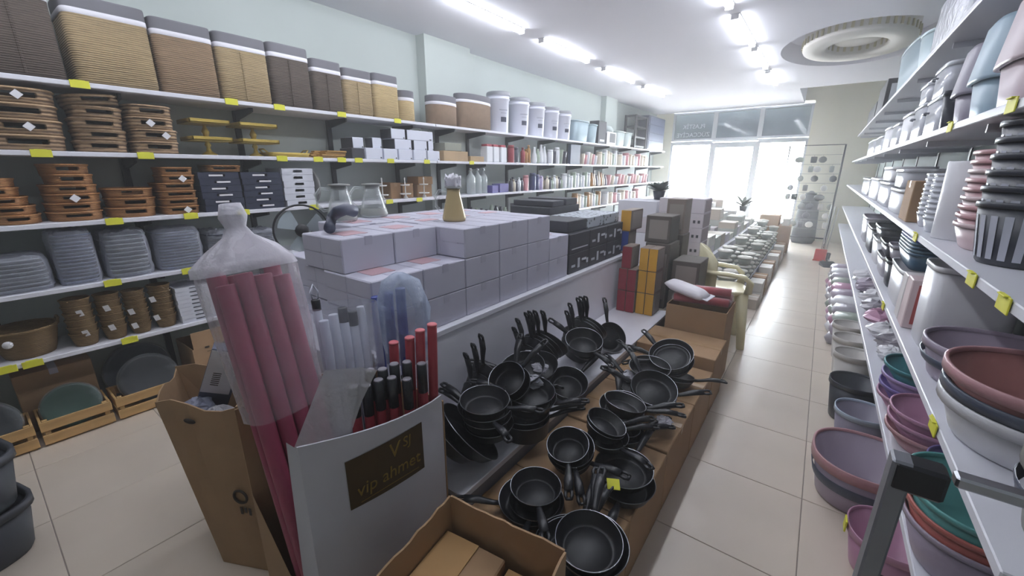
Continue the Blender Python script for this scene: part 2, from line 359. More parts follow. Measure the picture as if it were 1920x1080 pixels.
# --- top shelf: white lidded buckets with printed ribbon
bkt = mat('white_bucket_plastic', '#d6d8e4', .4); bkt_lid = mat('bucket_lid_rim', '#8d8f96', .5); navy_ink = mat('navy_print', '#3c4052', .6)
for i, (a, c, h) in enumerate(((927, 974, .62), (975, 1003, .60), (1003, 1034, .60), (1034, 1057, .58), (1057, 1079, .52))):
    y0, y1 = YLs(a, 2.3), YLs(c, 2.3); r = min((y1-y0)/2*.97, .155); cy = (y0+y1)/2; h = .46+.05*(4-i)*.3
    t = thing('lidded_bucket', ['white lidded bucket with printed ribbon beside the brown fabric bin', 'second white printed bucket from the brown fabric bin', 'middle white printed bucket of the five on the top shelf', 'fourth white printed bucket from the brown fabric bin', 'white printed bucket beside the grey blue bins'][i], 'bucket', 'white printed buckets', (-3.80, cy, SZ[0]+.001))
    part('pail', bkt, t, lambda b: b.lathe([(0, 0), (r*.86, 0), (r*.88, .01), (r*.97, h*.8), (r*1.04, h*.81), (r*1.04, h*.84), (r*.98, h*.85), (r*.98, h*.9), (r*1.05, h*.91)], 28))
    part('lid', bkt_lid, t, lambda b: b.lathe([(r*1.06, h*.91), (r*1.06, h*.97), (r*1.0, h), (0, h*.99)], 28))
    def ribbon(b, z0=.13, z1=.19, w=.6, rr=r):
        for z in (z0, z1):
            pass
        N = 8; v = []
        for k in range(N+1):
            a_ = -.35 - w/2 + w*k/N; q = rr*.935
            v += [(q*math.cos(a_), q*math.sin(a_), h*z0/.5), (q*math.cos(a_)*1.012, q*math.sin(a_)*1.012, h*z1/.5)]
        b.add(v, [(2*k, 2*k+2, 2*k+3, 2*k+1) for k in range(N)])
    part('printed_ribbon', navy_ink, t, lambda b: ribbon(b))
    part('printed_line', mat('faint_grey_print', '#a7aab8', .6), t, lambda b: (ribbon(b, .27, .282, .9, r*1.018), ribbon(b, .235, .242, .6, r*1.008)))
# --- top shelf: bins and dark pieces near the window
gb = mat('grey_blue_plastic', '#8fa3ab', .45); pg = mat('pale_green_grey_plastic', '#b4bfbd', .45); navy = mat('navy_plastic', '#333b52', .5)
for i, (a, c, h, m, lb) in enumerate(((1080, 1108, .36, gb, 'larger grey blue open bin beside the white buckets'), (1109, 1122, .34, gb, 'narrow grey blue open bin before the dark picture box'), (1160, 1174, .31, pg, 'pale grey bin beside the black and white box'), (1175, 1187, .31, pg, 'pale grey bin in front of the black rack'))):
    y0, y1 = YLs(a, 2.3), YLs(c, 2.3)
    t = thing('storage_bin', lb, 'bin', 'plastic bins near the window', (-3.79, (y0+y1)/2, SZ[0]+.001))
    part('tub', m, t, lambda b: b.lathe([(0, 0), (.84, 0), (.86, .01), (1, h-.02), (.96, h-.02), (.82, .02), (0, .02)], 24, .15, min((y1-y0)/2*.96, .3), 4))
    part('rim', m, t, lambda b: b.torus(1, .012, h-.02, 28, 6, .15, min((y1-y0)/2*.96, .3), 4))
def carton_box(x0, x1, y0, y1, z0, h, m, label, grp=None, nm='carton', cat='box', marks=(), topm=None, seam=True, rz=0, face=None):
    """closed carton; marks: list of (face, u0,u1,v0,v1, material) with face '+x' or '-y' or '+z' in 0..1 coords"""
    w, d = x1-x0, y1-y0
    t = thing(nm, label, cat, grp, ((x0+x1)/2, (y0+y1)/2, z0+.0008), rz)
    part('body', m, t, lambda b: b.cbox(w, d, h, min(.004, h*.08)), 'ctn%.3f_%.3f_%.3f' % (w, d, h))
    if topm or seam:
        part('tape', topm or tape_m, t, lambda b: (b.box(-w/2+.004, w/2-.004, -.02, .02, h, h+.0012), b.box(w/2, w/2+.001, -.02, .02, h-.04, h), b.box(-w/2-.001, -w/2, -.02, .02, h-.04, h)), 'ctp%.3f_%.3f_%.3f' % (w, d, h))
    if face:
        part('front_panel', face, t, lambda b: b.box(-w/2+.003, w/2-.003, -d/2-.0015, -d/2, .003, h-.003))
    for fc, u0, u1, v0, v1, mm in marks:
        e = .0018
        if fc == '+x': fn = lambda b: b.box(w/2, w/2+e, -d/2+u0*d, -d/2+u1*d, v0*h, v1*h)
        elif fc == '-y': fn = lambda b: b.box(-w/2+u0*w, -w/2+u1*w, -d/2-e, -d/2, v0*h, v1*h)
        else: fn = lambda b: b.box(-w/2+u0*w, -w/2+u1*w, -d/2+v0*d, -d/2+v1*d, h, h+e)
        part('print', mm, t, fn, 'mk%s%.2f%.2f%.2f%.2f%.3f%.3f%.3f' % (fc, u0, u1, v0, v1, w, d, h))
    return t
dkbox = mat('charcoal_card', '#34353c', .6)
y0 = YLs(1124, 2.3); carton_box(-3.86, -3.66, y0, YLs(1138, 2.3), SZ[0], .42, dkbox, 'tall dark box with pale print beside the grey bins', None, marks=[('+x', .2, .8, .1, .2, white_card), ('-y', .2, .7, .1, .16, white_card)], seam=False)
carton_box(-3.86, -3.66, YLs(1140, 2.3), YLs(1157, 2.3), SZ[0], .25, white_card, 'white box with black picture below a pale dome', None, marks=[('+x', .3, .9, .2, .9, dkbox), ('-y', .45, .95, .1, .9, dkbox)], seam=False)
solid('plastic_dome', pg, lambda b: b.lathe([(0, 0), (.12, 0), (.11, .06), (.07, .11), (0, .13)], 20), 'pale plastic dome resting on the black and white box', 'dome', None, None, (-3.76, (YLs(1140, 2.3)+YLs(1157, 2.3))/2, SZ[0]+.252))
rk = thing('open_rack', 'open black frame rack with pale shelves near the window', 'rack', None, (-3.80, YLs(1203, 2.3), SZ[0]+.001))
for sx in (-.12, .12):
    for sy in (-.36, .36): part('post', black_met, rk, lambda b: b.box(-.02, .02, -.03, .03, 0, .72), 'rkp', (sx, sy, 0))
for z in (.02, .22, .45, .68): part('tier', black_met, rk, lambda b: b.box(-.12, .12, -.36, .36, 0, .04), 'rkt', (0, 0, z))
cb = thing('drawer_cabinet', 'tall navy plastic cabinet at the window end of the top shelf', 'cabinet', None, (-3.79, YLs(1229, 2.3), SZ[0]+.001))
hw = min((YLs(1247, 2.3)-YLs(1212, 2.3))/2, .62)
part('body', navy, cb, lambda b: b.cbox(.3, hw*2, .78, .01))
for k in range(4): part('drawer', mat('navy_drawer', '#49526c', .5), cb, lambda b: b.cbox(.012, hw*1.8, .165, .003), None, (.153, 0, .03+.185*k))
TG = [(148, 0, 'under the gap between charcoal and straw hampers'), (433, 0, 'under the straw hamper with a seam'), (523, 0, 'under the tall dark brown hamper'), (640, 0, 'under the shorter dark brown hamper'), (745, 0, 'under the pale yellow hamper'),
      (76, 1, 'under the first bark tray stack'), (272, 1, 'under the last bark tray stack'), (528, 1, 'under the gold flat tray'), (596, 1, 'where the gold tray meets the boards'), (640, 1, 'under the stacked wooden boards'), (672, 1, 'at the corner of the wooden boards'), (732, 1, 'under the white cartons'), (800, 1, 'under the last white cartons'), (884, 1, 'under the small wooden boxes'),
      (213, 2, 'under the low rattan stack'), (357, 2, 'under the square rattan stack'), (456, 2, 'between the navy tray stacks'), (588, 2, 'under the white trays'), (786, 2, 'under the white cake stands'), (730, 2, 'before the white cake stands'),
      (210, 3, 'under the crumpled wrapped trays'), (353, 3, 'under the blue grey trays'),
      (242, 4, 'before the thin wicker stacks'), (60, 4, 'before the wide wicker bowl'), (10, 4, 'at the end by the wicker bowl')]
for p_, l_, w_ in TG: price_tag(p_, l_, w_)
for q_, p_ in enumerate((970, 990, 1030, 1065, 1090, 1120)):
    for l_ in (1, 2):
        solid('price_tag', white_card, lambda b: b.cbox(.004, .07, .035, .001, -.03), '%s white price tag from the column under the %s shelf bottles' % (NTH[q_], SN[l_]), 'price tag', 'white shelf price tags', 'wtag', (XF+.0045, yat(p_+6*(l_-1), XF, SZ[l_]), SZ[l_]))
# ================================================================== trays on the second and third shelf
def oval_tray(b, w, d, h, p, slot=True, t=.012):
    n = 32
    def skip(k, i):   # the hand holes: openings through the wall at +x and -x
        if not slot or k not in (2, 6): return False
        a = (i+.5) % n
        return a < 2.1 or a > n-2.1 or abs(a-n/2) < 2.1
    o = d/2; q = w/2; r1 = 1-t/min(o, q)
    b.lathe([(0, 0), (.95, 0), (.965, h*.42), (.98, h*.78), (1, h), (r1, h), (r1*.98, h*.78), (r1*.965, h*.42), (r1*.95, t), (0, t)], n, o, q, p, skip=lambda k, i: skip(k, i))
def swing_tag(parent, loc, rot=(0, 0, 0), m=None, s=.035):
    part('swing_tag', m or white_card, parent, lambda b: b.box(-.001, .001, -.5, .5, -.5, .5), 'stag', loc, rot, (1, s, s))
def tray_stack(px0, px1, z0, zt, n, m, kind, lab, grp, depth=.34, p=3., tags=(), shift=0., top_tilt=0, cat='tray', lean=0., X=None):
    y0, y1 = YLs(px0, z0+.05), YLs(px1, z0+.05); w = y1-y0; h = (zt-z0)/n
    for i in range(n):
        j = random.uniform(-.008, .008)
        t = thing(kind, '%s %s' % (nth(i, n), lab), cat, grp, ((XF-.015-depth/2 if X is None else X)-.004, (y0+y1)/2 + j - lean*i, z0+.001+h*i), random.uniform(-.03, .03))
        if top_tilt and i == n-1: t.rotation_euler = (top_tilt, 0, .05); t.location.z += abs(top_tilt)*w*.4
        part('tray_shell', m, t, lambda b: oval_tray(b, w*.97, depth, h*.985, p), '%s%.3f%.3f%.2f' % (kind, w, h, p))
        part('rim', m, t, lambda b: b.torus(1, min(.008, h*.11), h*.95, 32, 5, depth/2*.985, w*.97/2*.985, p), '%sr%.3f%.3f%.2f' % (kind, w, h, p))
        if i in tags:
            part('swing_tag', white_card, t, lambda b: b.box(-.001, .001, -.5, .5, -.5, .5), 'stag', (depth/2+.012, random.uniform(-.03, .05), h*.55), (PI/4, 0, 0), (1, .036, .036))
bark = mat('bark_veneer', '#70563f', .85, var=.4, scale=9, bump=.5, kind='weave', bscale=14, stretch=(1, 1, .5), hx2='#a98d6d')
rattan = mat('orange_rattan', '#8f5f35', .7, var=.3, scale=9, bump=.6, kind='weave', bscale=40, hx2='#b07c4a')
navy_tray = mat('navy_tray', '#262c40', .5); white_tray = mat('white_tray', '#c9cbd4', .5)
z = SZ[1]
tray_stack(-30, 136, z, 2.085, 4, bark, 'bark_tray', 'bark tray of the widest bark stack, standing by the shelf end', 'bark trays on the second shelf', tags=(1, 3))
tray_stack(148, 252, z, 2.02, 4, bark, 'bark_tray', 'bark tray of the middle bark stack, whose top tray is tilted', 'bark trays on the second shelf', tags=())
solid('bark_tray', bark, lambda b: oval_tray(b, .27, .3, .065, 3.), 'tilted bark tray lying loose on top of the middle bark stack', 'tray', 'bark trays on the second shelf', None, (-3.83, (YLs(148, 1.8)+YLs(252, 1.8))/2-.003, 2.032), (.10, 0, .1))
tray_stack(254, 346, z, 2.055, 4, bark, 'bark_tray', 'bark tray of the small bark stack beside the gold stand', 'bark trays on the second shelf', tags=(1, 2))
gold = mat('gilt_metal', '#b39a48', .45, .35, var=.12, scale=20); pine = mat('varnished_board', '#a07a3e', .5, var=.15, scale=6, stretch=(6, 1, 6))
for k, (a, c, tag_) in enumerate(((364, 444, 'beside the bark trays'), (457, 531, 'beside the flat gold tray'))):
    y0, y1 = YLs(a, 1.85), YLs(c, 1.85); w = (y1-y0)
    t = thing('tiered_stand', 'two tier gilt serving stand with square plates ' + tag_, 'serving stand', 'gilt serving stands', (-3.81, (y0+y1)/2, z+.001))
    for zz in (.10, .22):
        pl = part('plate', gold, t, lambda b: (b.cbox(.26, w*.96, .012, .003), b.cbox(.26, .01, .03, .002, 0, 0, w*.48-.005), b.cbox(.26, .01, .03, .002, 0, 0, -w*.48+.005), b.cbox(.01, w*.96, .03, .002, 0, .125), b.cbox(.01, w*.96, .03, .002, 0, -.125)), None, (0, 0, zz))
    part('stem', gold, t, lambda b: b.lathe([(0, 0), (.05, 0), (.05, .01), (.018, .03), (.012, .06), (.022, .075), (.012, .1), (.012, .12), (.02, .15), (.026, .17), (.012, .2), (.01, .22)], 16))
y0, y1 = YLs(512, 1.78), YLs(588, 1.78)
t = thing('flat_tray', 'flat rectangular gilt tray with curled handles lying on the second shelf', 'tray', None, (-3.80, (y0+y1)/2, z+.001))
part('tray_shell', gold, t, lambda b: b.lathe([(0, 0), (.9, 0), (1, .035), (.97, .035), (.88, .008), (0, .008)], 32, .15, (y1-y0)/2, 6))
for s in (-1, 1): part('handle', gold, t, lambda b: b.tube([(-.05, 0, .03), (-.04, s*.03, .06), (.04, s*.03, .06), (.05, 0, .03)], .006), None, (0, s*(y1-y0)*.46, 0))
y0, y1 = YLs(594, 1.78), YLs(654, 1.78)
for i in range(4):
    o = solid('serving_board', pine, lambda b: (b.cbox(.26, y1-y0-.06-.02*i, .016, .004), b.cbox(.07, .06, .014, .004, 0, 0, -(y1-y0)/2+.02)), '%s varnished wooden serving board of the flat pile beside the dark boxes' % nth(i, 4), 'board', 'wooden serving boards', None, (-3.8+.01*(i % 2), (y0+y1)/2+.02*i, z+.001+.0165*i), (0, 0, .05*(i % 3-1)))
# white and dark gift cartons
wbox = mat('white_gift_carton', '#cfd2de', .5)
def gbox(a, c, zb, h, m, lb, dark=True, X=XF-.012, d=.2, dot=True):
    y0, y1 = YLs(a, zb+.05, .012+XF-.0-X-.012+.0), YLs(c, zb+.05)
    y0 = yat(a, X, zb+h/2); y1 = yat(c, X, zb+h/2)
    return carton_box(X-d, X, y0+.003, y1-.003, zb, h, m, lb, 'white and dark gift cartons', seam=False, face=dkbox if dark else None, marks=[('+x', .85, .93, .08, .2, dkbox)] if dot else [])
for i, (a, c) in enumerate(((686, 718), (720, 746), (748, 774), (776, 800), (802, 825))): gbox(a, c, z, .105, wbox, '%s white carton in the bottom row of the gift carton pile' % ['first', 'second', 'third', 'fourth', 'fifth'][i], dark=False)
for i, (a, c) in enumerate(((740, 772), (776, 801), (803, 813))): gbox(a, c, z+.106, .10, wbox, '%s white carton in the middle row of the gift carton pile' % ['first', 'second', 'narrow third'][i], dark=True, X=XF-.03)
for i, (a, c) in enumerate(((733, 760), (763, 812))): gbox(a, c, z+.207, .10, wbox, '%s white carton in the top row of the gift carton pile' % ['short', 'long'][i], dark=True, X=XF-.03, d=.18)
gbox(660, 684, z, .095, dkbox, 'lower small dark carton beside the wooden boards'); gbox(661, 682, z+.096, .1, wbox, 'upper small carton, white with dark end, beside the wooden boards', X=XF-.03)
gbox(698, 716, z+.106, .1, wbox, 'single upright white carton with dark end standing on the bottom row', X=XF-.05, d=.12)
# small wooden / card boxes before the bottles
bx = mat('light_plywood', '#a98f6c', .7, var=.1, scale=8)
for a, c, zb, h, m, lb in ((832, 878, z, .115, bx, 'long plain plywood box lying at the second shelf end'), (882, 908, z, .065, bx, 'low plain plywood box next to the jars'), (834, 866, z+.116, .09, mat('olive_card', '#8b8d80', .8), 'olive grey box set on the plywood box')):
    gbox(a, c, zb, h, m, lb, dark=False, dot=False)['group'] = 'plywood boxes on the second shelf'
# --- bottles and jars towards the window
def bottle(b, r, h, kind):
    if kind == 0: b.lathe([(0, 0), (r, 0), (r, h*.72), (r*.45, h*.82), (r*.42, h*.9), (r*.5, h*.9), (r*.5, h), (0, h)], 12)
    elif kind == 1: b.lathe([(0, 0), (r*.95, 0), (r, h*.03), (r, h*.82), (r*.9, h*.86), (r*.95, h*.86), (r*.95, h), (0, h)], 12)
    elif kind == 2: b.lathe([(0, 0), (r*.8, 0), (r, h*.1), (r*.9, h*.5), (r*.55, h*.7), (r*.6, h*.74), (r*.35, h*.9), (r*.4, h), (0, h)], 12)
    else: b.lathe([(0, 0), (r*.72, 0), (r, h*.95), (r, h), (r*.92, h), (r*.66, h*.05), (0, h*.05)], 14)
bcols = {'white': mat('white_bottle', '#d8dade', .35), 'cream': mat('cream_bottle', '#d3c8b4', .4), 'pink': mat('pink_bottle', '#c98f93', .4), 'red': mat('red_bottle', '#8c2f38', .4), 'amber': mat('amber_bottle', '#9c7038', .25), 'dark': mat('dark_bottle', '#3a3a46', .35), 'navy': mat('navy_bottle', '#333a63', .35), 'clear': film('clear_bottle', '#d6dfdf', .5, .1), 'green': mat('sage_bottle', '#97a594', .4), 'lilac': mat('lilac_bottle', '#9a8fae', .4)}
ZN = {0: 'top', 1: 'second', 2: 'third', 3: 'fourth'}
CNT = {1: 0, 2: 0, 3: 0}
def ordw(n):
    if n < 20: return NTH[n]
    t = (n+1)//10; u = (n+1) % 10; T_ = ['', '', 'twent', 'thirt', 'fort', 'fift', 'sixt', 'sevent'][t]
    return T_+('ieth' if u == 0 else 'y-'+NTH[u-1])
def bottle_run(px0, px1, lvl, cols, h, r, kind, gap=.006, rows_=2, where=''):
    y = yat(px0, XF-.05, SZ[lvl]+.1); ye = yat(px1, XF-.05, SZ[lvl]+.1); k = 0
    while y+2*r < ye:
        c = cols[k % len(cols)]; m = bcols[c]
        for rr in range(rows_):
            hh = h*(1+.09*((k*7+rr*3+lvl) % 4-1.5))
            o = solid('bottle', m, lambda b: bottle(b, r, hh, kind), '%s bottle, %s%s counted from the %s on the %s shelf' % (c, ordw(CNT[lvl]), (' in front,', ' behind,')[rr] if rows_ > 1 else '', {1: 'red lidded canisters', 2: 'purple boxes', 3: 'toy balls'}[lvl], ZN[lvl]), 'bottle', 'bottles on the green wall shelving', 'bt%.3f%.3f%d' % (r, hh, kind), (XF-.03-r-(2*r+.012)*rr, y+r, SZ[lvl]+.001))
        y += 2*r+gap; k += 1; CNT[lvl] += 1
bottle_run(957, 978, 1, ['red', 'dark'], .25, .05, 1, rows_=1, where='beside the clear canisters')
bottle_run(979, 999, 1, ['red', 'amber', 'amber'], .23, .035, 0, rows_=1, where='beside the white lotion bottles')
bottle_run(1001, 1030, 1, ['white', 'green', 'white'], .25, .045, 2, rows_=1)
bottle_run(1031, 1050, 1, ['white', 'dark', 'white'], .23, .05, 1, rows_=1)
bottle_run(1050, 1068, 1, ['green', 'dark'], .24, .06, 3, rows_=1)
bottle_run(1092, 1122, 1, ['cream', 'pink', 'white'], .2, .05, 3, rows_=1)
bottle_run(1124, 1160, 1, ['cream', 'green', 'white', 'cream'], .26, .06, 1, rows_=1)
bottle_run(1162, 1215, 1, ['cream', 'white', 'pink', 'cream'], .24, .08, 1, gap=.03, rows_=1)
bottle_run(957, 985, 2, ['dark', 'cream', 'dark', 'white'], .18, .03, 0)
bottle_run(985, 997, 2, ['pink', 'lilac'], .22, .045, 1, rows_=1)
bottle_run(998, 1024, 2, ['navy', 'navy', 'lilac'], .25, .05, 1, rows_=1)
bottle_run(1025, 1056, 2, ['cream', 'dark', 'green', 'white'], .2, .035, 0)
bottle_run(1057, 1108, 2, ['white', 'clear', 'white', 'green'], .24, .055, 1, rows_=1)
bottle_run(1109, 1140, 2, ['amber', 'cream', 'dark', 'cream'], .25, .05, 2, rows_=1)
bottle_run(1141, 1215, 2, ['pink', 'cream', 'white', 'pink'], .2, .08, 3, gap=.03, rows_=1)
bottle_run(882, 960, 3, ['dark', 'green', 'dark'], .2, .05, 2, rows_=1)
bottle_run(962, 1000, 3, ['dark', 'pink', 'white', 'dark'], .19, .05, 3, rows_=1)
bottle_run(1000, 1020, 3, ['red', 'pink'], .2, .06, 3, rows_=1)
bottle_run(1050, 1075, 3, ['white', 'dark'], .2, .06, 2, rows_=1)
bottle_run(1078, 1130, 3, ['amber', 'cream', 'white', 'green'], .25, .06, 1, rows_=1)
bottle_run(1135, 1200, 3, ['white', 'cream', 'pink'], .23, .09, 1, gap=.05, rows_=1)
# square clear canisters with red lids
for i, (a, c) in enumerate(((914, 926), (927, 938), (941, 952))):
    y0, y1 = yat(a, XF-.02, 1.85), yat(c, XF-.02, 1.85)
    t = thing('canister', '%s square clear canister with red lid beside the red bottle' % ['first', 'second', 'third'][i], 'canister', 'clear canisters with red lids', (-3.72, (y0+y1)/2, z+.001))
    part('jar', bcols['white'], t, lambda b: b.cbox(.12, y1-y0-.01, .2, .008)); part('lid', mat('red_lid', '#a8404e', .4), t, lambda b: b.cbox(.1, (y1-y0)*.8, .03, .006, .2))
# navy board leaning, purple boxes, demijohns, cartons, cake stands on the third shelf
carton_box(-3.70, -3.64, yat(1070, -3.64, 1.9), yat(1088, -3.64, 1.9), SZ[1], .33, navy, 'tall flat navy box standing between the bottles', seam=False)
carton_box(-3.84, -3.66, yat(1091, -3.64, 1.9)+.02, yat(1118, -3.64, 1.9), SZ[1]+.225, .1, wbox, 'white box lying on the cream cups by the navy box', seam=False) if False else None
zz = SZ[2]
pur = mat('purple_card', '#5b5592', .5)
for a, c, h, zb in ((923, 935, .10, zz), (937, 954, .12, zz)): carton_box(-3.80, -3.65, yat(a, -3.65, zb+.05)+.004, yat(c, -3.65, zb+.05)-.004, zb, h, pur, '%s purple printed box beside the tall glass bottles' % ('low' if h < .11 else 'higher'), 'purple boxes', seam=False)
for i, (a, c) in enumerate(((880, 892.5), (893.5, 904.5), (905.5, 915))):
    y0, y1 = yat(a, -3.7, zz+.1), yat(c, -3.7, zz+.1); r = (y1-y0)/2*.9
    t = thing('glass_bottle', '%s tall clear glass bottle with stopper on the third shelf' % ['first', 'second', 'third'][i], 'bottle', 'tall clear glass bottles', (-3.73, (y0+y1)/2, zz+.001))
    part('glass', bcols['clear'], t, lambda b: b.lathe([(0, 0), (r, 0), (r, .2), (r*.85, .23), (r*.3, .27), (r*.28, .3)], 16)); part('stopper', steel, t, lambda b: b.lathe([(r*.3, .3), (r*.34, .31), (r*.3, .33), (0, .33)], 12))
ck = mat('brown_carton', '#94724f', .85, var=.08)
for a, c, zb, h, lb in ((733, 752, zz, .17, 'brown carton behind the first white cake stand'), (755, 775, zz, .16, 'brown carton between the white cake stands'), (783, 810, zz, .14, 'lower brown carton of the pair behind the second cake stand'), (784, 811, zz+.141, .09, 'upper brown carton of the pair behind the second cake stand')):
    X = -3.78; carton_box(X-.2, X, yat(a, X, zb+.08), yat(c, X, zb+.08), zb, h, ck, lb, 'brown cartons on the third shelf', seam=True, topm=kraft)
whp = mat('white_enamel_wire', '#d9d7d4', .4)
for i, px in enumerate((760, 795, 717)):
    y = yat(px, -3.71, zz+.1)
    t = thing('cake_stand', ['white two tier cake stand before the single brown cartons', 'white two tier cake stand before the stacked brown cartons', 'white two tier cake stand half hidden by the glass jug'][i], 'cake stand', 'white cake stands', (-3.71, y, zz+.001))
    part('stem', whp, t, lambda b: b.lathe([(0, 0), (.03, 0), (.012, .03), (.006, .05), (.006, .2), (.01, .215), (0, .23)], 12), 'cks')
    for h_, r in ((.045, .062), (.14, .052)): part('plate', whp, t, lambda b: b.lathe([(0, 0), (r*.9, 0), (r, .012), (r*.97, .012), (r*.88, .005), (0, .005)], 24), 'ckp%.3f' % r, (0, 0, h_))
# --- rattan, navy and white trays on the third shelf
z = SZ[2]; RG = 'rattan trays on the third shelf'
tray_stack(-20, 88, z, 1.60, 5, rattan, 'rattan_tray', 'rattan tray of the round stack at the shelf end', RG, p=2.3, tags=(), lean=.018)
tray_stack(92, 204, z, 1.56, 4, rattan, 'rattan_tray', 'wide rattan tray of the tallest rattan stack', RG, p=2.6, tags=(2,))
tray_stack(80, 180, 1.561, 1.68, 2, rattan, 'rattan_tray', 'smaller rattan tray set on the tallest rattan stack', RG, depth=.3, p=2.6)
tray_stack(208, 307, z, 1.53, 3, rattan, 'rattan_tray', 'rattan tray of the low rattan stack', RG, p=2.3)
tray_stack(308, 379, z, 1.56, 4, rattan, 'rattan_tray', 'wide tray of the square cornered rattan stack beside navy trays', RG, p=5, tags=(0,))
tray_stack(301, 368, 1.561, 1.665, 2, rattan, 'rattan_tray', 'small rattan tray topping the square cornered stack', RG, depth=.26, p=5, tags=(0,))
def crate_tray(b, w, d, h):
    t = .012
    b.box(-d/2, d/2, -w/2, w/2, 0, t)
    for s in (-1, 1): b.box(-d/2, d/2, s*w/2-(t if s > 0 else 0), s*w/2+(0 if s > 0 else t), t, h)
    for s in (-1, 1):
        x0, x1 = (d/2-t, d/2) if s > 0 else (-d/2, -d/2+t)
        for a, c, e, g in ((-w/2+t, -w*.15, t, h), (w*.15, w/2-t, t, h), (-w*.15, w*.15, t, h*.35), (-w*.15, w*.15, h*.75, h)): b.box(x0, x1, a, c, e, g)
def box_stack(px0, px1, z0, n, h, m, kind, lab, grp, mark=False, d=.3):
    y0, y1 = YLs(px0, z0+.05), YLs(px1, z0+.05)
    for i in range(n):
        t = thing(kind, '%s %s' % (nth(i, n), lab), 'tray', grp, (XF-.015-d/2-.004, (y0+y1)/2+random.uniform(-.004, .004), z0+.001+h*i), random.uniform(-.02, .02))
        part('tray_shell', m, t, lambda b: crate_tray(b, y1-y0, d, h*.97), '%s%.3f' % (kind, y1-y0))
        if mark: part('paper_label', white_card, t, lambda b: b.box(0, .0015, -.045, .045, -.006, .006), 'plab', (d/2+.001, .02*(-1)**i, h*.5))
box_stack(385, 459, z, 6, .048, navy_tray, 'navy_tray', 'navy tray with a white strip label, stack next to the rattan', 'navy trays on the third shelf', True)
tray_stack(386, 456, z+.289, z+.335, 1, rattan, 'rattan_tray', 'flat dark rattan tray lying on the navy stack', RG, depth=.26, p=5)
box_stack(462, 534, z, 6, .048, navy_tray, 'navy_tray', 'navy tray with a white strip label, stack next to the white trays', 'navy trays on the third shelf', True)
box_stack(538, 594, z, 6, .053, white_tray, 'white_tray', 'white tray with hand hole on the third shelf', 'white trays on the third shelf')
solid('round_tray', mat('grey_board', '#7a7a78', .7), lambda b: b.lathe([(0, -.01), (.15, -.01), (.155, 0), (.15, .01), (0, .01)], 36, M=Matrix.Rotation(PI/2, 4, 'X')), 'round grey tray standing on edge beside the white trays', 'tray', None, None, (-3.82, YLs(603, 1.5), SZ[2]+.157), (0, 0, 0))
# ================================================================== fourth shelf: trays packed in plastic
def wrinkled(b, w, d, h, p=4, n=40, amp=.03, seed=1, close=True):
    rnd = random.Random(seed); prof = [(.93, .002), (1, h*.12), (.99, h*.3), (1.01, h*.5), (.98, h*.7), (.99, h*.86), (.9, h), (.6, h*1.03), (.25, h*1.01), (0, h*1.02)]
    o = len(b.v); b.lathe(prof, n, d/2, w/2, p)
    for i in range(o, len(b.v)):
        x, y, z = b.v[i]; k = 1+amp*(rnd.random()-.6); b.v[i] = (x*k, y*k, z+amp*.25*(rnd.random()-.5) if z > .01 else z)
def wrapped_stack(px0, px1, n, h, m, lab, seed, p=4, lvl=3, d=.33, am=.06):
    z0 = SZ[lvl]; y0, y1 = YLs(px0, z0+.04), YLs(px1, z0+.04); w = y1-y0; hh = h/n
    t = thing('wrapped_tray_stack', lab, 'tray stack', 'plastic wrapped tray stacks', (XF-.02-d/2, (y0+y1)/2, z0+.001))
    for i in range(n):
        part('tray', m, t, lambda b: b.lathe([(0, 0), (.88, 0), (.97, hh*.55), (1, hh*.6), (1, hh*.85), (.95, hh*.85), (.85, hh*.2), (0, hh*.2)], 28, d/2*.92, w/2*.92, p), 'wt%.3f%.3f%s' % (w, hh, m.name), (random.uniform(-.006, .006), random.uniform(-.006, .006), .004+hh*i), (0, 0, random.uniform(-.03, .03)))
    part('plastic_wrap', film_m, t, lambda b: wrinkled(b, w*.985, d, h+.015, p, seed=seed, amp=am))
bluegrey = mat('blue_grey_tray', '#77819c', .4); palegrey = mat('pale_grey_tray', '#8f959f', .4); slate = mat('slate_tray', '#3b4152', .4)
wrapped_stack(-50, 110, 8, .19, palegrey, 'widest pale grey wrapped stack with glossy plastic at the shelf end', 1)
wrapped_stack(112, 200, 14, .31, bluegrey, 'tall blue grey wrapped stack of many thin trays', 2)
wrapped_stack(206, 297, 10, .28, palegrey, 'crumpled wrapped stack with silvery plastic between blue grey stacks', 3, am=.12)
wrapped_stack(302, 393, 13, .27, bluegrey, 'even blue grey stack of thin trays beside the dark wrapped trays', 4, am=.04)
wrapped_stack(399, 466, 8, .22, slate, 'dark slate trays in loose plastic behind the pink rolls', 5, am=.12)
wrapped_stack(470, 530, 7, .20, slate, 'dark slate trays in loose plastic beside the fan', 6, am=.12)
wrapped_stack(610, 690, 6, .17, slate, 'dark slate wrapped trays behind the glass jugs', 7, am=.1)
# coloured balls
for i, (px, c, lb) in enumerate(((731, '#8a7fa6', 'lilac'), (750, '#b58aa8', 'pink'), (768, '#c08fb2', 'brighter pink'), (785, '#7f9aa6', 'grey blue'), (801, '#79a3a8', 'teal'), (816, '#6f8f96', 'dark teal'))):
    solid('ball', mat('ball_%d' % i, c, .35), lambda b: b.lathe([(0, -.062)]+[(.062*math.cos(a*PI/12), .062*math.sin(a*PI/12)) for a in range(-5, 6)]+[(0, .062)], 20), '%s toy ball on the fourth shelf behind the white cartons' % lb, 'ball', 'toy balls', None, (-3.72, yat(px, -3.72, 1.02), SZ[3]+.064))
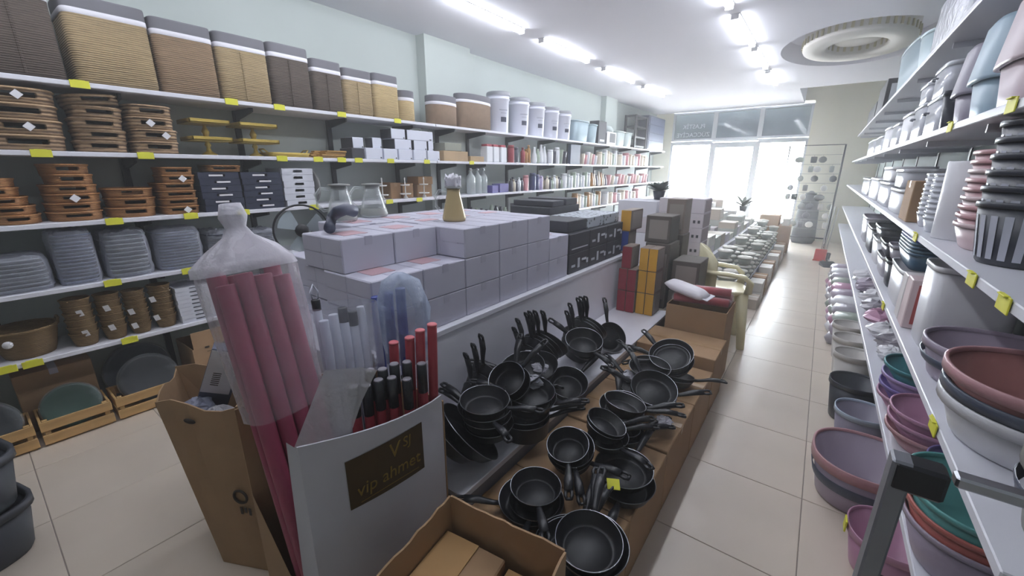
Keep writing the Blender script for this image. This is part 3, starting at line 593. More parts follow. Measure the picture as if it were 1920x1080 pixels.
# ================================================================== lowest shelf: wicker
wick = mat('wicker', '#6f5536', .85, var=.35, scale=12, bump=.8, kind='weave', bscale=55, hx2='#957a52')
def bowl(b, r, h, t=.006):
    b.lathe([(0, 0), (r*.72, 0), (r*.8, h*.2), (r*.97, h*.93), (r, h), (r-t, h), (r*.97-t, h*.93), (r*.8-t, h*.2), (r*.72-t, t), (0, t)], 24)
z = SZ[4]
y0, y1 = YLs(28, .62), YLs(124, .62)
t = thing('wicker_basket', 'wide deep wicker bowl basket with ear handles and round white tag', 'basket', None, (-3.80, (y0+y1)/2-.04, z+.001))
part('bowl', wick, t, lambda b: bowl(b, .15, .17, .01)); part('rim', wick, t, lambda b: b.torus(.146, .01, .17))
for s in (-1, 1): part('handle', wick, t, lambda b: b.tube([(-.04, s*.138, .165), (-.03, s*.15, .2), (.03, s*.15, .2), (.04, s*.138, .165)], .008))
part('swing_tag', white_card, t, lambda b: b.lathe([(0, -.001), (.022, -.001), (.022, .001), (0, .001)], 16, M=Matrix.Rotation(PI/2, 4, 'Y')), None, (.15, -.08, .12))
for si, (a, c, n_, lb) in enumerate(((133, 193, 6, 'stack next to the wide bowl basket'), (195, 245, 6, 'second stack from the wide bowl basket'), (246, 290, 8, 'third stack from the wide bowl basket'), (294, 338, 6, 'stack beside the white trays'))):
    y0, y1 = YLs(a, .62), YLs(c, .62); r = (y1-y0)/2*.97; st = .27/n_
    for i in range(n_):
        t = thing('wicker_bowl', '%s small wicker bowl, %s' % (nth(i, n_), lb), 'basket', 'small stacked wicker bowls', (XF-.02-r, (y0+y1)/2, z+.001+st*i))
        part('bowl', wick, t, lambda b: bowl(b, r, st*1.9 if n_ < 8 else st*2), 'wb%d' % si); part('rim', wick, t, lambda b: b.torus(r*.985, .004, st*1.9 if n_ < 8 else st*2, 24, 5), 'wbr%d' % si)
        if i in (1, 4): part('swing_tag', white_card, t, lambda b: b.box(-.001, .001, -.5, .5, -.5, .5), 'stag', (r*.98, -.02*si, st), (.2, .1, -.4), (1, .03, .04))
box_stack(341, 412, z, 9, .030, white_tray, 'white_tray', 'thin white tray of the wide pile on the lowest shelf', 'thin white trays on the lowest shelf')
box_stack(418, 520, z, 7, .030, white_tray, 'white_tray', 'thin white tray of the pile behind the pink rolls', 'thin white trays on the lowest shelf')
# ================================================================== crates and carton on the floor below
crate_m = mat('raw_pine', '#c09a64', .75, var=.18, scale=4, stretch=(4, 1, 8))
def crate(y0, y1, lab, x1=-3.595, d=.26, h=.165):
    t = thing('wooden_crate', lab, 'crate', 'slatted wooden crates', (x1-d/2, (y0+y1)/2, 0.001)); w = y1-y0
    for s in (-1, 1):
        for zz in (.012, .10): part('slat', crate_m, t, lambda b: b.cbox(.012, w, .062, .002), 'cs%.3f' % w, (s*(d/2-.006), 0, zz))
        for zz in (.012, .10): part('end_slat', crate_m, t, lambda b: b.cbox(d-.026, .012, .062, .002), 'ce', (0, s*(w/2-.007), zz))
        for q in (-1, 1): part('corner_post', crate_m, t, lambda b: b.cbox(.025, .025, h, .002), 'cp', (s*(d/2-.026), q*(w/2-.027), 0))
    for k in range(3): part('floor_board', crate_m, t, lambda b: b.cbox(.066, w-.03, .010, .002), 'cf%.3f' % w, (-d/2+.05+.08*k, 0, .001))
    return t
crate(-.36, .0, 'wooden crate at the near end with dark wrapped discs'); crate(.02, .345, 'wooden crate holding green round trays'); crate(.365, .80, 'wooden crate holding grey black trays in plastic')
green = mat('dark_green_enamel', '#1f4a3a', .35); blk = mat('black_enamel', '#23252b', .35)
def round_trays(y, x, r, m, n, lab, tilt, film_=True, rz=0, z=.03):
    t = thing('wrapped_round_trays', lab, 'tray', 'round trays in plastic', (x, y, z), rot=(0, tilt, rz))
    for i in range(n):
        part('tray', m, t, lambda b: b.lathe([(0, 0), (r*.9, 0), (r, .012), (r, .016), (r*.88, .006), (0, .006)], 32), 'rt%.3f' % r, (0, 0, .018*i+0), )
    for ch in t.children: ch.location.x -= 0
    part('plastic_wrap', film('thin_wrap', '#d5dde0', .93, .2, .6, 14), t, lambda b: b.lathe([(r*.3, -.012), (r*1.03, -.008), (r*1.06, .02+.009*n), (r*1.0, .02+.018*n), (r*.6, .03+.018*n), (r*.3, .026+.018*n), (0, .03+.018*n)], 30))
    return t
a = math.radians(68)
for x, y, r, m, n_, lb in ((-3.772, .1825, .138, green, 4, 'dark green round trays in plastic, standing in the crate'), (-3.772, -.18, .15, blk, 4, 'dark round trays in plastic in the near end crate'), (-3.772, .5825, .165, blk, 4, 'black round trays in plastic in the last crate')):
    o = round_trays(y, x, r, m, n_, lb, a, z=r*1.06*math.sin(a)+.016)
round_trays(.57, -3.966, .19, slate, 3, 'grey round trays in plastic leaning behind the black ones', math.radians(80), z=.204)
# cartons under the lowest shelf
carton_box(-4.02, -3.87, -.02+.0, .34, .0, .40, kraft_d, 'brown carton pushed under the lowest shelf behind the green trays', None)
bxo = thing('open_carton', 'open brown carton with dark arrow print beside the slatted crates', 'box', None, (0, 0, 0))
p0 = W(285, 655, X=-3.42); p1 = W(402, 640, X=-3.42)
def opn(b, x0, x1, y0, y1, z0, h, t=.006, skip=''):
    b.box(x0, x1, y0, y1, z0, z0+t)
    if '-y' not in skip: b.box(x0, x1, y0, y0+t, z0+t, z0+h)
    if '+y' not in skip: b.box(x0, x1, y1-t, y1, z0+t, z0+h)
    if '-x' not in skip: b.box(x0, x0+t, y0+t, y1-t, z0+t, z0+h)
    if '+x' not in skip: b.box(x1-t, x1, y0+t, y1-t, z0+t, z0+h)
part('body', kraft, bxo, lambda b: opn(b, -4.0, -3.62, .84, 1.2, .001, .34))
part('flap', kraft, bxo, lambda b: b.box(-3.626, -3.62, .85, 1.19, 0, .13, M=None), None, (0, 0, .341))
part('flap', kraft, bxo, lambda b: b.box(-4.0, -3.63, 1.194, 1.2, .341, .5))
for k in range(3): part('print', dark_ink, bxo, lambda b: (b.box(-3.6195, -3.6185, .92+.06*k, .95+.06*k, .33, .345+.012*(k % 2))))
part('print', dark_ink, bxo, lambda b: b.box(-3.6195, -3.6185, .93, 1.08, .30, .304))
# dark stacked tubs at the picture's near edge
dk = mat('dark_grey_plastic', '#3d4046', .55)
for i in range(2):
    t = thing('dark_tub', '%s of two stacked dark grey plastic tubs on the bare tiles' % ('lower', 'upper')[i], 'tub', 'stacked dark tubs', (-2.69, -.355, .001+.24*i), .3)
    part('tub', dk, t, lambda b: b.lathe([(0, 0), (.82, 0), (.86, .02), (.96, .22), (.94, .22), (.82, .03), (0, .03)], 28, .21, .27, 4)); part('rim', dk, t, lambda b: b.lathe([(.94, .215), (1.0, .22), (1.0, .255), (.94, .255), (.93, .22)], 28, .21, .27, 4))
# ================================================================== the stepped display in the middle
LZ, DZ = .42, .90           # lower shelf and upper deck heights
gd = thing('display_plinth', 'white laminate stepped display plinth carrying grey cartons and frying pans', 'display stand', None, (0, 0, 0))
part('upper_deck', white_lam, gd, lambda b: b.cbox(.96, 2.85, .03, .003, -.03), None, (-1.86, 2.235, DZ))
part('deck_panel', white_lam, gd, lambda b: b.box(-1.40, -1.385, .83, 3.65, .0, DZ-.031))
part('deck_panel', white_lam, gd, lambda b: b.box(-2.32, -2.305, .83, 3.65, .0, DZ-.031))
part('end_panel', white_lam, gd, lambda b: b.box(-2.30, -1.405, .83, .845, .0, DZ-.031)); part('end_panel', white_lam, gd, lambda b: b.box(-2.30, -1.405, 3.63, 3.645, .0, DZ-.031))
part('lower_shelf', white_lam, gd, lambda b: b.cbox(.445, 2.72, .03, .003, -.03), None, (-1.1615, 2.30, LZ))
part('kick_panel', mat('grey_kick_panel', '#8c8a93', .5), gd, lambda b: b.box(-.965, -.95, .95, 3.65, .0, LZ-.031))
# grey-white cartons
CW, CH = .279, .1548
CG = 'grey white cartons stacked on the plinth'
def gcarton(x1, y0, lay, lab, d=.36, w=CW, pr=True):
    return carton_box(x1-d, x1, y0+.002, y0+w-.002, DZ+CH*lay, CH-.0015, carton, lab, CG, marks=[('+z', .35, .75, .25, .7, red_print)] if pr else [('-y', .55, .85, .12, .6, tape_m)])
nm2 = ['nearest the rolls', 'second from the rolls', 'third from the rolls', 'fourth from the rolls', 'fifth from the rolls', 'sixth from the rolls', 'last before the black boxes']
yy = [.948, 1.23, 1.515, 1.80, 2.083, 2.345]
for lay, nmz, ks in ((0, 'bottom', range(6)), (1, 'middle', range(6))):
    for k in ks: gcarton(-1.42, yy[k], lay, 'grey carton in the %s layer of the aisle row, %s' % (nmz, nm2[k]), w=(yy[k+1]-yy[k]) if k < 5 else .26)
for k in (2, 3, 4): gcarton(-1.42, yy[k], 2, ['grey carton carrying the filled gold jug', 'top layer grey carton right after the jug carton', 'top layer grey carton at the end of the aisle row'][k-2], w=yy[k+1]-yy[k], pr=False)
for k in range(4):
    for lay, nmz in ((0, 'bottom'), (1, 'middle')):
        gcarton(-1.79, .962+.283*k, lay, 'grey carton in the %s layer of the inner row, %s' % (nmz, nm2[k]), d=.175)
        gcarton(-1.985, 1.03+.283*k, lay, 'grey carton in the %s layer of the fan side row, %s' % (nmz, nm2[k]), d=.32, pr=(lay == 1))
TOPR = ['top layer grey carton with crushed flaps nearest the rolls', 'top layer grey carton beside the jug carton, set back', 'set back top carton behind the jug carton', 'set back top carton behind the aisle row end']
for k in range(2): gcarton(-1.62, .955+.279*k, 2, TOPR[k], d=.325, w=.277, pr=True)
for o in [o for o in bpy.data.objects if o.name.startswith('carton') and o.get('group') == CG and (o.location.y-CW/2 < 1.0 or (o.get('label') or '').startswith('grey carton carrying'))]:
    bd = next(c for c in o.children if c.name.startswith('body')); w_ = bd.dimensions.x; e_ = -bd.dimensions.y/2
    for sx in (-1, 1):
        for z0_, z1_ in ((.004, CH*.5-.003), (CH*.5+.003, CH-.006)): part('end_flap', carton, o, lambda b: b.box(min(sx*.003, sx*(w_/2-.005)), max(sx*.003, sx*(w_/2-.005)), e_-.0022, e_, z0_, z1_))
for k in range(2, 5): gcarton(-1.785, .975+.283*k, 2, ['inner top carton behind the jug carton', 'inner top carton under the far lid', 'inner top carton at the end, before the black boxes'][k-2], d=.195)
for k in range(4): gcarton(-1.99, 1.24+.283*k, 2, ['fan side top carton by the dark hose', 'fan side top carton under the plain glass jugs', 'fan side top carton behind the jugs', 'last fan side top carton'][k], d=.33)
# --- glass jugs
def jug(px, py, X, z0, h, r, lab, fill=None, wrap=False, rz=0.):
    p = W(px, py, Z=z0)
    t = thing('glass_jug', lab, 'jug', 'conical glass jugs', (p.x, p.y, z0+.001), rz)
    part('glass', fill or glass_m, t, lambda b: b.lathe([(0, 0), (r*.92, 0), (r, .012), (r, h*.1), (r*.55, h*.78), (r*.56, h*.9), (r*.5, h*.9), (r*.49, h*.78), (r*.93, h*.12), (r*.88, .012), (0, .012)], 32))
    part('lid', mat('grey_lid', '#8b8d8a', .4), t, lambda b: b.lathe([(r*.5, h*.8), (r*.5, h*.9), (r*.72, h*.91), (r*.72, h*.945), (r*.4, h*.955), (0, h*.955)], 28))
    part('handle', glass_m if not fill else glass_m, t, lambda b: b.tube([(0, -r*.56, h*.82), (0, -r*1.2, h*.84), (0, -r*1.55, h*.68), (0, -r*1.5, h*.42), (0, -r*1.1, h*.28), (0, -r*.86, h*.3)], .009, 8))
    if fill is None: part('band', mat('smoky_glass_band', '#9b9f9b', .3), t, lambda b: b.lathe([(r*.985, h*.05), (r*1.005, h*.09), (r*.95, h*.2), (r*.90, h*.26)], 32))  # grey band round the lower wall of the clear jugs
    if wrap: part('lid_wrap', film_soft, t, lambda b: wrinkled(b, r*1.4, r*1.4, .045, 2, 20, .25, 5), None, (0, 0, h*.95))
T3 = DZ+CH*3
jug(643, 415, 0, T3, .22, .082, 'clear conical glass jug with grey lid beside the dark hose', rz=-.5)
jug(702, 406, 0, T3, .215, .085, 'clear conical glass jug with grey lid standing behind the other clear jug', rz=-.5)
jug(852, 414, 0, T3, .205, .068, 'conical jug filled gold yellow with plastic over its lid', fill=mat('honey_gold_liquid', '#b8a478', .2, .15), wrap=True, rz=-.6)
# --- dark hose and fan with clear blades behind the cartons
hs = W(620, 425, Z=T3)
t = thing('hose_nozzle', 'dark blue grey curved plastic hose nozzle lying between cartons and clear jug', 'hose', None, (hs.x, hs.y, T3))
pts = [W(618, 428, Z=T3+.03), W(622, 408, Z=T3+.06), W(632, 398, Z=T3+.10), W(648, 392, Z=T3+.10), W(664, 396, Z=T3+.085)]
part('pipe', mat('slate_plastic', '#4a4f63', .4), t, lambda b: b.tube([p-hs+Vector((0, 0, hs.z-T3)) for p in pts], [.026, .026, .027, .028, .03], 12))
part('mouth', black_met, t, lambda b: b.tube([pts[-1]-hs, pts[-1]-hs+Vector((.01, .012, -.004))], [.024, .02], 12))
fp = W(566, 432, X=-2.55)
fa = thing('table_fan', 'table fan with clear blades, black hub and thin black guard ring behind the cartons', 'fan', None, (fp.x, fp.y, 0.001), -.35)
part('post', black_met, fa, lambda b: b.tube([(-.05, 0, 0), (-.05, 0, fp.z-.02)], .014)); part('foot', black_met, fa, lambda b: b.lathe([(0, 0), (.16, 0), (.15, .02), (.03, .04), (0, .04)], 28), None, (-.05, 0, 0))
part('guard_ring', black_met, fa, lambda b: b.torus(.155, .006, 0, 36, 6, M=Matrix.Rotation(PI/2, 4, 'Y')), None, (.02, 0, fp.z))
part('hub', black_met, fa, lambda b: b.lathe([(0, -.06), (.035, -.06), (.04, .02), (.03, .045), (0, .05)], 18, M=Matrix.Rotation(PI/2, 4, 'Y')), None, (0, 0, fp.z))
for k in range(3):
    an = k*2*PI/3+.4
    def blade(b, a=an):
        v = []; N = 7
        for i in range(N+1):
            q = a-.55+1.0*i/N
            for rr, tw in ((.035, .0), (.135, .025)): v.append(((i/N-.5)*(.02+tw), rr*math.cos(q), rr*math.sin(q)))
        b.add(v, [(2*i, 2*i+1, 2*i+3, 2*i+2) for i in range(N)], True)
    part('blade', film('clear_blade', '#b9c6cc', .3, .1), fa, blade, None, (.01, 0, fp.z))
# --- black printed boxes at the deck end
pat = mat('black_white_pattern', '#24262d', .5, kind='spots', bscale=28, hx2='#a9b0b8', var=0)
pal = mat('pale_print', '#b9bdc4', .6)
for lay in range(2):
    for k in range(3):
        y0 = 2.625+.335*k
        carton_box(-1.80, -1.42, y0, y0+.33, DZ+.15*lay, .149, dkbox, '%s black printed box, %s from the grey cartons' % (('lower', 'upper')[lay], ('first', 'second', 'third')[k]), 'black printed boxes on the plinth', seam=False,
                   marks=[('+x', .12, .3, .3, .42, pal), ('+x', .42, .52, .2, .7, pal), ('+x', .62, .85, .5, .62, pal), ('+x', .86, .95, .3, .55, pal)] if lay == 0 or k > 0 else [('+x', .1, .9, .2, .26, pal)])
for k in range(3): carton_box(-1.80, -1.46, 2.66+.32*k, 2.97+.32*k, DZ+.302, .085, pat if k else dkbox, ['plain flat black box on the black printed boxes', 'black box with white speckled pattern on the printed boxes', 'far black box with white speckled pattern'][k], 'black printed boxes on the plinth', seam=False)
carton_box(-2.25, -1.90, 2.45, 2.95, DZ, .33, mat('pale_sage_card', '#aab0a8', .7), 'pale sage box standing behind the black printed boxes', None)
for k, (y0, y1, z0, h) in enumerate(((3.05, 3.6, .30, .14), (3.1, 3.3, .441, .05), (3.34, 3.55, .441, .06), (3.0, 3.62, .0, .30))):
    carton_box(-2.28, -1.86, y0, y1, DZ+z0, h-.001, dkbox, ['broad dark grey box topping the pile behind the patterned boxes', 'small dark box on the broad dark box', 'second small dark box on the broad dark box', 'big dark box at deck level behind the patterned boxes'][k], 'dark boxes behind the patterned boxes', seam=False)
# --- coloured boxes on the far end of the lower shelf
red_c = mat('red_card', '#8f2f3a', .5); yel_c = mat('amber_yellow_card', '#cf9a2b', .5); blu_c = mat('blue_card', '#2f4790', .5); taupe = mat('taupe_card', '#7d6f66', .6); pict = mat('grey_picture_print', '#8f867e', .5)
def colbox(x0, w, y0, z0, h, m, lab, d=.19):
    return carton_box(x0, x0+w-.002, y0, y0+d, z0, h-.0015, taupe, lab, 'coloured upright boxes', seam=False, face=m, marks=[('+x', .1, .9, .08, .92, pict)])
hB = .198
for c in range(2):
    for l in range(3): colbox(-1.175+.078*c, .078, 3.44, LZ+hB*l, hB, yel_c, '%s amber box in the %s amber column' % (('bottom', 'middle', 'top')[l], ('inner', 'outer')[c]))
for c in range(2):
    for l in range(2): colbox(-1.345+.082*c, .082, 3.42, LZ+hB*l, hB, red_c, '%s red box in the %s red column' % (('bottom', 'second')[l], ('inner', 'outer')[c]))
colbox(-1.33, .09, 3.43, LZ+hB*2, hB, red_c, 'top red box alone on the red columns')
colbox(-1.46, .075, 3.67, LZ+.0, .50, taupe, 'plain tall taupe box behind the red boxes'); colbox(-1.46, .09, 3.67, LZ+.50, .19, blu_c, 'blue faced box behind the top red box'); colbox(-1.46, .10, 3.67, LZ+.69, .19, yel_c, 'amber faced wide box stacked on the blue box', d=.30)
tvb = mat('dark_taupe_card', '#5c554f', .6)
for k, (x0, x1, y0, y1, z0, h, lb) in enumerate(((-1.22, -1.0, 3.70, 4.0, LZ+.0, .60, 'tall dark taupe box base behind the amber columns'), (-1.24, -1.02, 3.72, 4.0, LZ+.601, .24, 'dark taupe box with grey picture above the amber columns'), (-.99, -.72, 3.72, 4.05, .0, .32, 'lowest dark taupe box behind the cardboard box of red rolls'), (-.98, -.73, 3.72, 4.05, .321, .28, 'middle dark taupe box with grey picture'), (-.97, -.74, 3.72, 4.04, .602, .28, 'upper dark taupe box with grey picture and thin cord'), (-1.18, -.99, 4.06, 4.3, LZ, .64, 'tall back taupe box under the grey box'), (-1.17, -1.0, 4.07, 4.3, LZ+.642, .33, 'tall grey taupe box topping the pile before the white printed cartons'))):
    carton_box(x0, x1, y0, y1, z0, h, tvb if k != 6 else taupe, lb, 'taupe boxes with picture print', seam=False, marks=[('-y', .15, .9, .15, .85, pict)])
# ================================================================== cardboard boxes along the aisle, under the pans
KG = 'brown cartons along the aisle'
for k, (y0, y1, h, lb, x0) in enumerate(((.84, 1.30, .335, 'brown carton under the largest front frying pan', -.94), (1.305, 1.785, .335, 'brown carton under the tagged frying pan', -.94), (1.79, 2.30, .345, 'brown carton under the heap of pan handles', -.94), (2.305, 2.80, .345, 'brown carton under the far pans', -.94), (2.82, 3.24, .425, 'taller brown carton next to the box of red rolls', -.93))):
    t = carton_box(x0, -.39, y0, y1, 0, h, kraft, lb, KG, topm=mat('brown_tape', '#9a7a52', .35))
    if k == 0: part('torn_edge', kraft_in, t, lambda b: b.add([(.2765, -.1, .3), (.2765, .0, .12), (.2765, .06, .3), (.2765, .12, .14), (.2765, .18, .28), (.29, .05, .2)], [(0, 1, 5), (1, 2, 5), (2, 3, 5), (3, 4, 5)]))
    if k == 0: part('print', dark_ink, t, lambda b: [b.torus(.05-.012*i, .003, 0, 20, 4, M=Matrix.Translation((.2755, .08, .17)) @ Matrix.Rotation(PI/2, 4, 'Y')) for i in range(2)])
ob = thing('open_carton', 'open brown carton filled with red rolls in plastic', 'box', None, (0, 0, 0))
part('body', kraft_d, ob, lambda b: opn(b, -.86, -.42, 3.26, 3.64, .001, .62))
roll_r = mat('red_foil_roll', '#b03038', .35); white_pl = mat('white_plastic', '#d8d4da', .4)
for k in range(4):
    t = thing('red_roll', ['red roll lying at the back of the open carton', 'red roll lying in the middle of the open carton', 'red roll at the aisle side of the open carton', 'red roll resting on the other rolls'][k], 'roll', 'red rolls in plastic', (-.64, 3.40+.075*k if k < 3 else 3.45, .655 if k < 3 else .725), rot=(0, PI/2, .15))
    part('roll', roll_r, t, lambda b: b.lathe([(0, -.2), (.034, -.2), (.034, .2), (0, .2)], 16), 'rroll'); part('plastic_sleeve', film('roll_sleeve', '#e0dadd', .93, .15), t, lambda b: b.lathe([(.02, -.215), (.037, -.2), (.037, .2), (.02, .215)], 16), 'rslv')
t = thing('white_bag', 'flat white plastic package lying over the edge of the red rolls', 'package', None, (-.735, 3.315, .748), rot=(.25, .12, -.35))
part('pouch', white_pl, t, lambda b: b.lathe([(0, -.03), (.8, -.028), (1, 0), (.8, .028), (0, .03)], 24, .19, .06, 4)); part('seal_strip', film_soft, t, lambda b: b.box(.17, .21, -.05, .05, -.003, .003))
# pale yellow child's chair
ych = mat('pale_yellow_plastic', '#e4dcb4', .4)
c0 = W(1330, 655, Z=0)
ch = thing('child_chair', 'pale yellow plastic child chair with arms beside the red rolls', 'chair', None, (-.65, 4.335, 0.001), .3)
part('seat', ych, ch, lambda b: b.lathe([(0, .50), (.9, .50), (1, .52), (1, .54), (.85, .525), (0, .52)], 28, .19, .18, 4))
part('seat', ych, ch, lambda b: b.lathe([(.95, .36), (1, .37), (1, .40), (.95, .41), (0, .41)], 28, .17, .16, 4)) if False else None
def chair_back(b):
    v = []; N = 10
    for i in range(N+1):
        a = PI*.62+PI*.76*i/N
        h = .80+.13*math.sin(PI*i/N)**.6
        for rr, z in ((.185, .53), (.20, .66), (.21, h), (.195, h), (.175, .54)): v.append((rr*math.cos(a)*.95, rr*math.sin(a)*.95, z))
    f = []
    for i in range(N):
        for k in range(4): f.append((5*i+k, 5*i+k+1, 5*i+6+k, 5*i+5+k))
    b.add(v, f, True)
part('backrest', ych, ch, chair_back)
for s in (-1, 1):
    part('armrest', ych, ch, lambda b: b.tube([(-.14, s*.16, .70), (.0, s*.19, .70), (.13, s*.185, .68), (.175, s*.175, .63), (.17, s*.165, .53)], .034, 10, .6))
    for q in (-1, 1): part('leg', ych, ch, lambda b: b.tube([(q*.14, s*.13, .52), (q*.18, s*.165, .0)], [.045, .03], 10))
# ================================================================== frying pans
def pan_body(b, R, h, deep):
    k = .78 if not deep else .9
    b.lathe([(0, 0), (R*k, 0), (R*(k+.06), .006), (R*.985, h), (R, h+.002)], 36)
def pan_in(b, R, h, deep):
    k = .78 if not deep else .9
    b.lathe([(R*.985, h+.001), (R*(k+.03), .010), (R*k*.96, .005), (R*k*.9, .005), (R*k*.895, .0055), (0, .0055)], 36)
def pan_handle(b, R, h, L=.17):
    b.tube([(R*.985, 0, h*.86), (R+.02, 0, h*.95), (R+.05, 0, h+.008), (R+L*.5, 0, h+.022), (R+L*.8, 0, h+.03)], [.011, .012, .0145, .0185, .0175], 8, .62)
    x = R+L*.8
    for s in (-1, 1): b.tube([(x-.006, s*.009, h+.029), (x+.02, s*.0125, h+.031), (x+.036, s*.007, h+.031)], .0068, 6, .9)
    b.tube([(x+.034, -.009, h+.031), (x+.034, .009, h+.031)], .006, 6)
BZ = .346
rim_st = mat('dull_steel_rim', '#8d8f94', .35, 1)
